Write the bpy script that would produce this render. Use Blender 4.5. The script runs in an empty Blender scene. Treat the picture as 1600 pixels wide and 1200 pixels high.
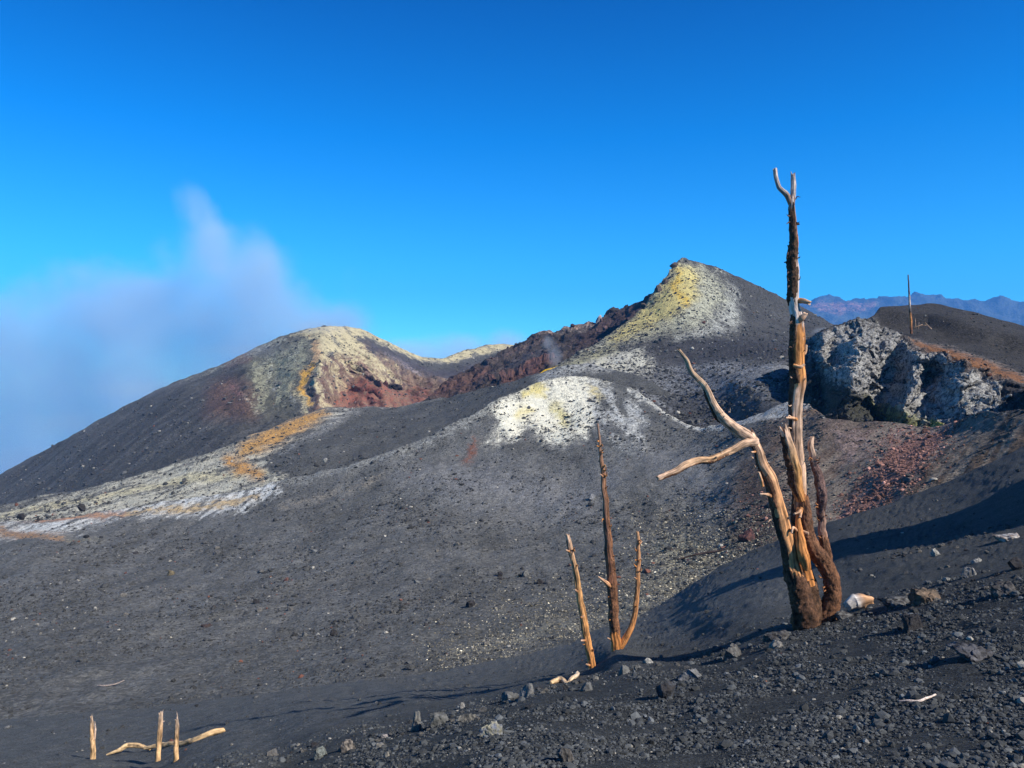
import bpy, bmesh, math, random
import numpy as np
from mathutils import Vector

S = bpy.context.scene
COL = S.collection
F = 1210.0                      # focal length in pixels of the 1600 wide picture

# ------------------------------------------------------------------ camera
cam = bpy.data.cameras.new('camera'); camo = bpy.data.objects.new('camera', cam); COL.objects.link(camo)
cam.sensor_width = 36; cam.lens = 36 * F / 1600
cam.clip_start = 0.1; cam.clip_end = 60000
camo.location = (0, 0, 0); camo.rotation_euler = (math.radians(90), 0, 0)
S.camera = camo

# ------------------------------------------------------------------ sky, sun, exposure
SUN_EL, SUN_AZ = 38.0, 126.0    # azimuth from +Y (view direction) towards +X
w = bpy.data.worlds.new('World'); S.world = w; w.use_nodes = True
nt = w.node_tree; nt.nodes.clear()
sky = nt.nodes.new('ShaderNodeTexSky'); sky.sky_type = 'NISHITA'; sky.sun_disc = False
sky.sun_elevation = math.radians(SUN_EL); sky.sun_rotation = math.radians(SUN_AZ)
sky.altitude = 1100; sky.air_density = 1.0; sky.dust_density = 0.1; sky.ozone_density = 2.5
hs = nt.nodes.new('ShaderNodeHueSaturation'); hs.inputs['Saturation'].default_value = 1.1
hs.inputs['Hue'].default_value = 0.497
bg = nt.nodes.new('ShaderNodeBackground'); bg.inputs['Strength'].default_value = 0.072
wo = nt.nodes.new('ShaderNodeOutputWorld')
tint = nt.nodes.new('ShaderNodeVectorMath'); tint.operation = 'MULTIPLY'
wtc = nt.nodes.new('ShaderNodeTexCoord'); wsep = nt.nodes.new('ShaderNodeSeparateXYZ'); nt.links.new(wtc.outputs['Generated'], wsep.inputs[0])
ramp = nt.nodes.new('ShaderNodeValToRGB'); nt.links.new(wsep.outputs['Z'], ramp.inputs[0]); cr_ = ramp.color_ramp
for p_, c_ in ((0.0, (0.26, 0.74, 0.98)), (0.15, (0.12, 0.68, 0.99)), (0.30, (0.01, 0.51, 0.92)), (0.45, (0.0, 0.31, 0.68)), (0.62, (0.26, 0.27, 0.38)), (1.0, (0.30, 0.26, 0.34))):  # upper stops lie out of view, warmed to tint the ambient light
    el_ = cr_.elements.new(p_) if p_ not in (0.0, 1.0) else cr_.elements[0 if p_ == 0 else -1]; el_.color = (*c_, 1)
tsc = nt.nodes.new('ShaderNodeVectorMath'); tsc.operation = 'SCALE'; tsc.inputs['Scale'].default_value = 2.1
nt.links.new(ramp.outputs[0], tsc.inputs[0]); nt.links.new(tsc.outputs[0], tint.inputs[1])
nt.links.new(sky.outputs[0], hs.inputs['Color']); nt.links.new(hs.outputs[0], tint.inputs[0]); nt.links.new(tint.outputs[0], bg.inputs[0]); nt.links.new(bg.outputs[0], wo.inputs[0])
ld = bpy.data.lights.new('sun', 'SUN'); ld.energy = 5.0; ld.angle = math.radians(0.5); ld.color = (1, 0.95, 0.87)
lo = bpy.data.objects.new('sun', ld); COL.objects.link(lo)
e, a = math.radians(SUN_EL), math.radians(SUN_AZ)
sd = Vector((math.cos(e) * math.sin(a), math.cos(e) * math.cos(a), math.sin(e)))
lo.rotation_euler = sd.to_track_quat('Z', 'Y').to_euler(); lo.location = (60, -20, 60)
S.view_settings.view_transform = 'Standard'; S.view_settings.look = 'None'
S.view_settings.exposure = 0.50; S.view_settings.gamma = 1.0
S.render.engine = 'CYCLES'
S.cycles.max_bounces = 6; S.cycles.diffuse_bounces = 2; S.cycles.glossy_bounces = 1
S.cycles.volume_bounces = 3; S.cycles.volume_max_steps = 96; S.cycles.volume_step_rate = 1.0
S.cycles.use_denoising = True

# ------------------------------------------------------------------ numpy noise
_rng = np.random.default_rng(7)
_perm = _rng.permutation(256).astype(np.int32); _perm = np.concatenate([_perm, _perm, _perm])
_g = _rng.normal(size=(256, 3)); _g /= np.linalg.norm(_g, axis=1)[:, None]
def perlin(p):
    out = np.empty(len(p))
    for s in range(0, len(p), 200000):
        q = p[s:s + 200000]; i = np.floor(q).astype(np.int32); f = q - i; i &= 255
        u = f * f * f * (f * (f * 6 - 15) + 10); r = 0
        for dx in (0, 1):
            for dy in (0, 1):
                for dz in (0, 1):
                    h = _perm[_perm[_perm[i[:, 0] + dx] + i[:, 1] + dy] + i[:, 2] + dz]
                    g = _g[h & 255]
                    v = g[:, 0] * (f[:, 0] - dx) + g[:, 1] * (f[:, 1] - dy) + g[:, 2] * (f[:, 2] - dz)
                    wx = u[:, 0] if dx else 1 - u[:, 0]; wy = u[:, 1] if dy else 1 - u[:, 1]; wz = u[:, 2] if dz else 1 - u[:, 2]
                    r = r + v * wx * wy * wz
        out[s:s + 200000] = r
    return out
def fbm(p, size, octaves=4, gain=0.5, seed=0.0, ridged=False):
    q = p / size + seed; amp = 1.0; r = np.zeros(len(p))
    for k in range(octaves):
        n = perlin(q)
        r += amp * ((0.5 - np.abs(n) * 2) if ridged else n * 1.6); q = q * 2.03 + 17.3; amp *= gain
    return r

# ------------------------------------------------------------------ surfaces
def W(px, py, d):
    """the place in the world that the photograph shows at (px, py), d metres ahead"""
    px = np.asarray(px, float); py = np.asarray(py, float); d = np.asarray(d, float)
    return np.stack([(px - 800) / F * d, d + 0 * px, (600 - py) / F * d], -1)

class Spline2:
    """thin plate spline through the surveyed depths"""
    def __init__(s, pts, sm=1e-4):
        p = np.array(pts, float); s.c = np.stack([p[:, 0] / 400, p[:, 1] / 250], 1); v = np.log(p[:, 2]); n = len(p)
        K = s.k(s.c, s.c) + np.eye(n) * sm; P = np.c_[np.ones(n), s.c]
        A = np.zeros((n + 3, n + 3)); A[:n, :n] = K; A[:n, n:] = P; A[n:, :n] = P.T
        s.w = np.linalg.solve(A, np.r_[v, 0, 0, 0])
    def k(s, a, b):
        r2 = ((a[:, None, :] - b[None, :, :]) ** 2).sum(-1)
        return 0.5 * r2 * np.log(r2 + 1e-12)
    def __call__(s, px, py):
        px = np.asarray(px, float).ravel(); py = np.asarray(py, float).ravel(); out = np.empty(len(px))
        for i in range(0, len(px), 50000):
            q = np.stack([px[i:i + 50000] / 400, py[i:i + 50000] / 250], 1)
            out[i:i + 50000] = s.k(q, s.c) @ s.w[:-3] + s.w[-3] + q @ s.w[-2:]
        return np.exp(out)

def poly_dist(x, y, poly):
    """signed distance to a polygon, positive inside"""
    P = np.array(poly, float); n = len(P); d2 = np.full(len(x), 1e18); ins = np.zeros(len(x), bool)
    for i in range(n):
        x0, y0 = P[i]; x1, y1 = P[(i + 1) % n]; ex, ey = x1 - x0, y1 - y0
        t = np.clip(((x - x0) * ex + (y - y0) * ey) / (ex * ex + ey * ey + 1e-9), 0, 1)
        d2 = np.minimum(d2, (x - x0 - t * ex) ** 2 + (y - y0 - t * ey) ** 2)
        c = ((y0 > y) != (y1 > y)); xi = x0 + (y - y0) * ex / (ey if abs(ey) > 1e-9 else 1e-9)
        ins ^= c & (x < xi)
    d = np.sqrt(d2); return np.where(ins, d, -d)
def stroke_dist(x, y, pts):
    best = np.full(len(x), -1e9)
    for (x0, y0, w0), (x1, y1, w1) in zip(pts[:-1], pts[1:]):
        ex, ey = x1 - x0, y1 - y0
        t = np.clip(((x - x0) * ex + (y - y0) * ey) / (ex * ex + ey * ey + 1e-9), 0, 1)
        best = np.maximum(best, (w0 + (w1 - w0) * t) / 2 - np.hypot(x - x0 - t * ex, y - y0 - t * ey))
    return best

def set_props(o, label=None, cat=None, group=None, kind=None):
    if label: o['label'] = label
    if cat: o['category'] = cat
    if group: o['group'] = group
    if kind: o['kind'] = kind

def fast_mesh(name, co, faces, smooth=True):
    me = bpy.data.meshes.new(name); nf, k = faces.shape
    me.vertices.add(len(co)); me.vertices.foreach_set('co', np.ascontiguousarray(co, np.float32).ravel())
    me.loops.add(nf * k); me.loops.foreach_set('vertex_index', np.ascontiguousarray(faces, np.int32).ravel())
    me.polygons.add(nf); me.polygons.foreach_set('loop_start', np.arange(0, nf * k, k, dtype=np.int32))
    me.polygons.foreach_set('loop_total', np.full(nf, k, np.int32))
    me.update(calc_edges=True); me.validate()
    me.polygons.foreach_set('use_smooth', np.full(nf, smooth)); return me
def add_attr(me, name, data, kind='FLOAT'):
    at = me.attributes.new(name, 'FLOAT_COLOR' if kind == 'COLOR' else 'FLOAT', 'POINT')
    at.data.foreach_set('color' if kind == 'COLOR' else 'value', np.ascontiguousarray(data, np.float32).ravel())
def link(name, me, mat=None, parent=None):
    o = bpy.data.objects.new(name, me); COL.objects.link(o)
    if mat is not None: me.materials.append(mat)
    if parent is not None: o.parent = parent
    return o
def grid_faces(nr, nc):
    i = np.arange(nr - 1)[:, None] * nc + np.arange(nc - 1)[None, :]
    return np.stack([i, i + 1, i + nc + 1, i + nc], -1).reshape(-1, 4)

def interp(line, px):
    L = np.array(line, float); return np.interp(px, L[:, 0], L[:, 1])

# ------------------------------------------------------------------ material of the ground
def ground_mat(name, size, bump=0.5, streak=None, rough=0.95, detail=9.0, speck=0.35):
    m = bpy.data.materials.new(name); m.use_nodes = True; t = m.node_tree; N = t.nodes; L = t.links
    b = N['Principled BSDF']; b.inputs['Roughness'].default_value = rough; b.inputs['Specular IOR Level'].default_value = 0.25
    tc = N.new('ShaderNodeTexCoord')
    def noise(s, det, ro=0.6, vec=None):
        n = N.new('ShaderNodeTexNoise'); n.inputs['Scale'].default_value = 1 / s; n.inputs['Detail'].default_value = det
        n.inputs['Roughness'].default_value = ro; L.new(vec or tc.outputs['Object'], n.inputs['Vector']); return n.outputs['Fac']
    def math_(op, a_, b_=None, c_=None, clamp=False):
        n = N.new('ShaderNodeMath'); n.operation = op; n.use_clamp = clamp
        for k, v in enumerate((a_, b_, c_)):
            if v is None: continue
            if isinstance(v, (int, float)): n.inputs[k].default_value = v
            else: L.new(v, n.inputs[k])
        return n.outputs[0]
    def attr(nm):
        n = N.new('ShaderNodeAttribute'); n.attribute_name = nm; return n
    vec = tc.outputs['Object']
    if streak:
        mp = N.new('ShaderNodeMapping'); mp.vector_type = 'TEXTURE'; L.new(vec, mp.inputs[0])
        mp.inputs['Rotation'].default_value = streak[0]; mp.inputs['Scale'].default_value = streak[1]; svec = mp.outputs[0]
    else: svec = vec
    big = noise(size * 14, 4); mid = noise(size * 2.2, 6, 0.65, svec); fine = noise(size * 0.55, detail, 0.75, svec)
    vo = N.new('ShaderNodeTexVoronoi'); vo.inputs['Scale'].default_value = 1 / (size * 0.7); L.new(vec, vo.inputs['Vector'])
    sp = N.new('ShaderNodeSeparateColor'); L.new(vo.outputs['Color'], sp.inputs[0])
    base = attr('base'); stain = attr('stain'); cov = attr('cover')
    k = math_('MULTIPLY_ADD', big, 1.1, 0.45)
    k = math_('MULTIPLY', k, math_('MULTIPLY_ADD', fine, 2.2, -0.1))
    k = math_('MULTIPLY', k, math_('MULTIPLY_ADD', sp.outputs[0], speck * 2, 1 - speck))
    mul = N.new('ShaderNodeVectorMath'); mul.operation = 'SCALE'; L.new(base.outputs['Color'], mul.inputs[0]); L.new(k, mul.inputs['Scale'])
    k2 = math_('MULTIPLY', math_('MULTIPLY_ADD', mid, 0.7, 0.65), math_('MULTIPLY_ADD', fine, 0.9, 0.55))
    mul2 = N.new('ShaderNodeVectorMath'); mul2.operation = 'SCALE'; L.new(stain.outputs['Color'], mul2.inputs[0]); L.new(k2, mul2.inputs['Scale'])
    s1 = math_('ADD', math_('MULTIPLY', math_('SUBTRACT', mid, 0.5), 1.5), math_('MULTIPLY', math_('SUBTRACT', fine, 0.5), 1.5))
    s2 = math_('ADD', s1, math_('MULTIPLY', math_('SUBTRACT', sp.outputs[1], 0.5), 0.35))
    s3 = math_('ADD', cov.outputs['Fac'], math_('MULTIPLY', s2, math_('MULTIPLY', cov.outputs['Fac'], 1.6, clamp=True)))
    mr = N.new('ShaderNodeMapRange'); mr.interpolation_type = 'SMOOTHSTEP'; L.new(s3, mr.inputs[0])
    mr.inputs[1].default_value = 0.15; mr.inputs[2].default_value = 0.85
    mx = N.new('ShaderNodeMix'); mx.data_type = 'RGBA'; L.new(mr.outputs[0], mx.inputs['Factor'])
    L.new(mul.outputs[0], mx.inputs['A']); L.new(mul2.outputs[0], mx.inputs['B'])
    L.new(mx.outputs['Result'], b.inputs['Base Color'])
    bp = N.new('ShaderNodeBump'); bp.inputs['Strength'].default_value = bump; bp.inputs['Distance'].default_value = size * 0.8
    hgt = math_('ADD', math_('MULTIPLY', fine, 1.0), math_('ADD', math_('MULTIPLY', mid, 0.8), math_('MULTIPLY', vo.outputs['Distance'], -0.35)))
    L.new(hgt, bp.inputs['Height']); L.new(bp.outputs[0], b.inputs['Normal'])
    return m

class Layer: pass
LAYERS = {}
def make_layer(name, crest, bottom, depth, step, mat, base, paints, relief, back=None, rough_zones=(), sculpt=None, px_rng=(-500, 2100), warp=8, backdrop_slope=0.5, back_len=0.5):
    """crest / bottom lines of the hill, the depths surveyed on its face, and a back slope behind the crest"""
    Lr = Layer(); Lr.spl = Spline2(depth); Lr.crest = crest; Lr.bottom = bottom
    size_of = relief
    def relieved(px, py, p):
        q = p.copy(); dist = p[:, 1]
        rz = np.zeros(len(px))
        for poly, feather, amt in rough_zones:
            rz = np.maximum(rz, amt * np.clip(poly_dist(px, py, poly) / feather + 0.5, 0, 1))
        for size, amp, octs, ridged, zoned in size_of:
            n = fbm(p, size, octs, seed=size * 3.1, ridged=ridged)
            q[:, 2] += n * amp * (rz if zoned else 1)
            if zoned:
                n2 = fbm(p, size * 0.8, octs, seed=size * 5.7 + 9, ridged=ridged)
                q[:, 1] += n2 * amp * 1.2 * rz; q[:, 0] += fbm(p, size, 3, seed=3.3) * amp * 0.5 * rz
        if sculpt is not None: q = sculpt(px, py, q)
        return q
    def surf(px, py):
        px = np.atleast_1d(np.asarray(px, float)); py = np.atleast_1d(np.asarray(py, float))
        return relieved(px, py, W(px, py, Lr.spl(px, py)))
    Lr.surf = surf; LAYERS[name] = Lr
    nc = int((px_rng[1] - px_rng[0]) / step[0]) + 1; gx = np.linspace(px_rng[0], px_rng[1], nc)
    cy, by = interp(crest, gx), interp(bottom, gx)
    nr = int(np.median(by - cy) / step[1]) + 2
    tt = np.linspace(0, 1, nr)[:, None]
    PY = by[None, :] + (cy - by)[None, :] * tt; PX = np.repeat(gx[None, :], nr, 0)
    p = W(PX.ravel(), PY.ravel(), Lr.spl(PX, PY))
    # back side
    top = p.reshape(nr, nc, 3)[-1]; nb = 40
    d0 = top[:, 1]; dd = (np.linspace(0, 1, nb + 1)[1:] ** 1.6)[:, None] * (d0 * back_len)[None, :]
    slope = backdrop_slope
    dirx = (gx - 800) / F
    D = d0[None, :] + dd; Z = top[:, 2][None, :] - slope * dd * np.minimum(1, dd / (0.03 * d0)[None, :] * 0.5 + 0.5)
    B = np.stack([dirx[None, :] * D, D, Z], -1)
    P = np.concatenate([p.reshape(nr, nc, 3), B], 0)
    BPY = np.repeat(cy[None, :], nb, 0)
    px_all = np.concatenate([PX, np.repeat(gx[None, :], nb, 0)], 0).ravel(); py_all = np.concatenate([PY, BPY], 0).ravel()
    P = relieved(px_all, py_all, P.reshape(-1, 3))
    me = fast_mesh(name, P, grid_faces(nr + nb, nc))
    # colour of the ground and the mineral crusts on it
    n = len(P); basec = np.tile(np.array(base, float), (n, 1)); st = np.tile(np.array([.4, .4, .38]), (n, 1)); cov = np.zeros(n)
    dist = P[:, 1]
    wsz = np.median(dist) * warp * 3 / F
    wx = px_all + fbm(P, wsz, 4, seed=1.7) * warp; wy = py_all + fbm(P, wsz, 4, seed=8.2) * warp * 0.6
    for item in paints:
        kind, colr, strength, feather, shape = item[:5]; opt = item[5] if len(item) > 5 else None
        pts = np.array([q[:2] for q in shape]); wmax = max([q[2] for q in shape]) if len(shape[0]) > 2 else 0
        mgn = feather + wmax + 3
        sel = np.where((wx > pts[:, 0].min() - mgn) & (wx < pts[:, 0].max() + mgn) & (wy > pts[:, 1].min() - mgn) & (wy < pts[:, 1].max() + mgn))[0]
        if not len(sel): continue
        dsd = stroke_dist(wx[sel], wy[sel], shape) if len(shape[0]) > 2 else poly_dist(wx[sel], wy[sel], shape)
        f = np.clip(dsd / (feather * (1.9 if kind == 'stain' else 1.5)) + 0.5, 0, 1); f = f * f * (3 - 2 * f)
        if opt:
            a0, a1 = surf([opt['dir'][0][0], opt['dir'][1][0]], [opt['dir'][0][1], opt['dir'][1][1]]); ax = a1 - a0; ax /= np.linalg.norm(ax)
            q_ = P[sel]; al = q_ @ ax; q_ = q_ - np.outer(al, ax) * (1 - opt['wid'] / opt['len'])
            f = np.clip(f * (1 + opt['amp'] * fbm(q_, opt['wid'], 4, seed=2.9 + opt['wid'])), 0, 1.25)
        c = np.array(colr, float)
        if kind == 'base': basec[sel] += (c - basec[sel]) * np.clip(f * strength, 0, 1)[:, None]
        else:
            new = f * strength; tot = np.maximum(cov[sel], new)
            k = np.where(new > 0, np.clip(f * 1.3, 0, 1), 0)
            st[sel] += (c - st[sel]) * k[:, None]; cov[sel] = tot if kind == 'stain' else cov[sel] * (1 - f) + new
    one = np.ones((n, 1))
    add_attr(me, 'base', np.hstack([basec, one]), 'COLOR'); add_attr(me, 'stain', np.hstack([st, one]), 'COLOR'); add_attr(me, 'cover', cov)
    o = link(name, me, mat); o['kind'] = 'structure'; Lr.obj = o
    return Lr

ASH = (0.055, 0.055, 0.060)
#__TERRAIN__
# ---- foreground slope -------------------------------------------------------
A_crest = [(-500, 1165), (0, 1128), (300, 1098), (480, 1074), (600, 1060), (700, 1044), (800, 1025), (900, 998), (1000, 962), (1060, 928), (1120, 888), (1200, 850), (1290, 818), (1380, 790), (1480, 752), (1600, 698), (2100, 500), (2300, 430), (2600, 330)]
A_depth = [(0, 1200, 15), (-400, 1230, 17), (300, 1200, 11), (400, 1200, 8.2), (800, 1200, 4.6), (1200, 1200, 4.0), (1600, 1200, 3.6), (2000, 1200, 3.3),
           (0, 1500, 3.6), (800, 1500, 2.6), (1600, 1500, 2.3), (-400, 1500, 4.5), (2000, 1500, 2.2), (400, 1400, 3.8),
           (640, 1200, 5.8), (640, 1135, 9.2), (430, 1186, 9.8), (850, 1085, 9.3), (1000, 1048, 9.6), (1200, 992, 9.8), (1270, 975, 10), (1400, 938, 10), (1600, 890, 9.3), (2000, 850, 7.5), (2000, 1000, 5),
           (1600, 1050, 5.5), (1400, 1040, 6.4), (1200, 1090, 6.3), (1000, 1130, 6.2), (800, 1150, 6.0),
           (925, 1050, 12.3), (965, 1018, 13.5), (640, 1105, 12), (640, 1080, 16.5), (640, 1058, 26), (480, 1120, 14), (480, 1095, 19), (480, 1074, 27), (145, 1183, 16), (250, 1190, 14.5), (145, 1150, 20), (0, 1130, 27), (300, 1100, 26),
           (1100, 1000, 13), (1100, 950, 20), (1000, 1000, 19), (1000, 968, 31), (800, 1050, 19), (800, 1027, 29), (900, 1000, 31), (1060, 930, 35), (1120, 890, 37),
           (1320, 895, 16), (1320, 860, 20), (1200, 920, 17), (1600, 820, 15), (1600, 760, 21), (1600, 698, 34), (1380, 790, 36), (1200, 852, 38), (2100, 600, 20), (2100, 510, 34), (1480, 800, 24), (1480, 755, 35)]
matA = ground_mat('black_lapilli', 0.035, bump=1.0, detail=6, speck=0.45, streak=((0, 0, math.radians(-34)), (10, 1.0, 1.0)))
def sculptA(px, py, q):
    ua = q[:, 0] * -0.83 + q[:, 1] * 0.55; ub = q[:, 0] * 0.55 + q[:, 1] * 0.83
    fz = np.clip((q[:, 1] - 9.5) / 4, 0, 1); q = q.copy()
    q[:, 2] += fz * (0.028 * fbm(np.stack([ua / 9, ub, ub * 0], -1), 0.7, 4, seed=5.5) + 0.012 * (q[:, 1] / 12) * fbm(np.stack([ua / 12, ub, ub * 0], -1), 0.16, 3, seed=9.1))
    # unseen crag right of the view, shaped to cast the wedge of shadow
    ay = q[:, 1] - 16.0; ax = q[:, 0] - 15.6 - ay * 0.35
    q = q.copy(); m = np.exp(-((ax / 1.9) ** 2 + (ay / 4.2) ** 2) ** 1.3); q[:, 2] += m * (3.6 + 1.0 * fbm(q, 1.8, 4, ridged=True))
    return q
paintA = [
    ('base', (0.098, 0.101, 0.098), 0.9, 60, [(-500, 1300), (-500, 1000), (300, 1000), (700, 1000), (1000, 900), (1250, 860), (1320, 900), (1250, 960), (1000, 1030), (800, 1075), (600, 1120), (420, 1180), (350, 1300)]),
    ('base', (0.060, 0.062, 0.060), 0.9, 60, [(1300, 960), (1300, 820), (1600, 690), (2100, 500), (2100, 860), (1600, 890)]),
    ('stain', (0.16, 0.16, 0.13), 0.30, 30, [(1240, 995, 20), (1330, 975, 40), (1420, 955, 20)]),
    ('stain', (0.12, 0.12, 0.11), 0.3, 60, [(1040, 950, 40), (1180, 900, 60), (1280, 860, 20)]),
]
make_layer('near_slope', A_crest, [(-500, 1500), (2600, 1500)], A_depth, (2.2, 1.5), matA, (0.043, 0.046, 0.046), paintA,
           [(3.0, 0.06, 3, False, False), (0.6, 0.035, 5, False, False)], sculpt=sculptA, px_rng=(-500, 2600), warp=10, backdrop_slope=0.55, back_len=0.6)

# ---- near bowl, white dome and the brown inner slope --------------------------
C_crest = [(-500, 930), (-200, 865), (0, 815), (200, 796), (350, 768), (420, 755), (500, 738), (560, 722), (640, 693), (740, 648), (775, 626), (800, 612), (830, 600), (850, 594), (880, 588), (920, 588), (950, 594), (985, 604), (1010, 620), (1040, 642), (1070, 659), (1100, 667), (1150, 660), (1195, 645), (1230, 633), (1265, 630), (1290, 648), (1350, 654), (1400, 660), (1440, 667), (1465, 668), (1500, 655), (1540, 646), (1600, 641), (1700, 640), (2100, 640)]
C_bot = [(-500, 1230), (0, 1175), (480, 1118), (700, 1090), (900, 1050), (1050, 985), (1200, 910), (1380, 850), (1600, 770), (2100, 700)]
C_depth = [(-300, 900, 92), (0, 815, 92), (200, 797, 90), (350, 768, 90), (500, 738, 90), (640, 693, 93), (740, 648, 97), (800, 612, 101), (850, 594, 104), (900, 590, 105), (985, 604, 100), (1040, 642, 89), (1100, 667, 80), (1150, 660, 75), (1230, 633, 71), (1290, 648, 62), (1350, 654, 60), (1465, 668, 55), (1540, 646, 50), (1600, 641, 46), (1700, 640, 43), (2100, 640, 38),
           (0, 845, 80), (0, 900, 65), (0, 1000, 44), (0, 1130, 27), (0, 1175, 21), (-400, 1000, 48), (-400, 1200, 22), (200, 840, 78), (200, 900, 63), (250, 1000, 43),
           (500, 800, 77), (500, 850, 67), (500, 950, 46), (500, 1030, 34), (480, 1075, 28), (480, 1118, 23),
           (700, 720, 86), (700, 760, 78), (700, 850, 61), (700, 950, 43), (700, 1045, 29), (700, 1090, 24),
           (850, 650, 95), (850, 700, 86), (850, 800, 67), (850, 900, 50), (900, 1000, 33), (900, 1050, 26), (1000, 680, 82), (1000, 750, 69), (1000, 850, 53), (1000, 930, 40), (1050, 985, 30),
           (1100, 720, 69), (1100, 800, 57), (1100, 870, 46), (1200, 690, 63), (1200, 780, 52), (1200, 850, 44), (1200, 910, 39), (1300, 700, 57), (1300, 780, 49), (1300, 830, 44), (1400, 720, 50), (1400, 790, 43), (1500, 700, 47), (1500, 760, 41), (1600, 690, 42), (1600, 770, 37)]
matC = ground_mat('cinder_ground', 0.28, bump=0.8, detail=7)
BAND = [(0, 792), (170, 752), (330, 708), (370, 688), (400, 677), (500, 638), (560, 636), (530, 660), (470, 685), (425, 705), (415, 735), (450, 745), (430, 770), (380, 800), (200, 820), (100, 852), (0, 850), (-200, 900), (-200, 860)]
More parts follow.
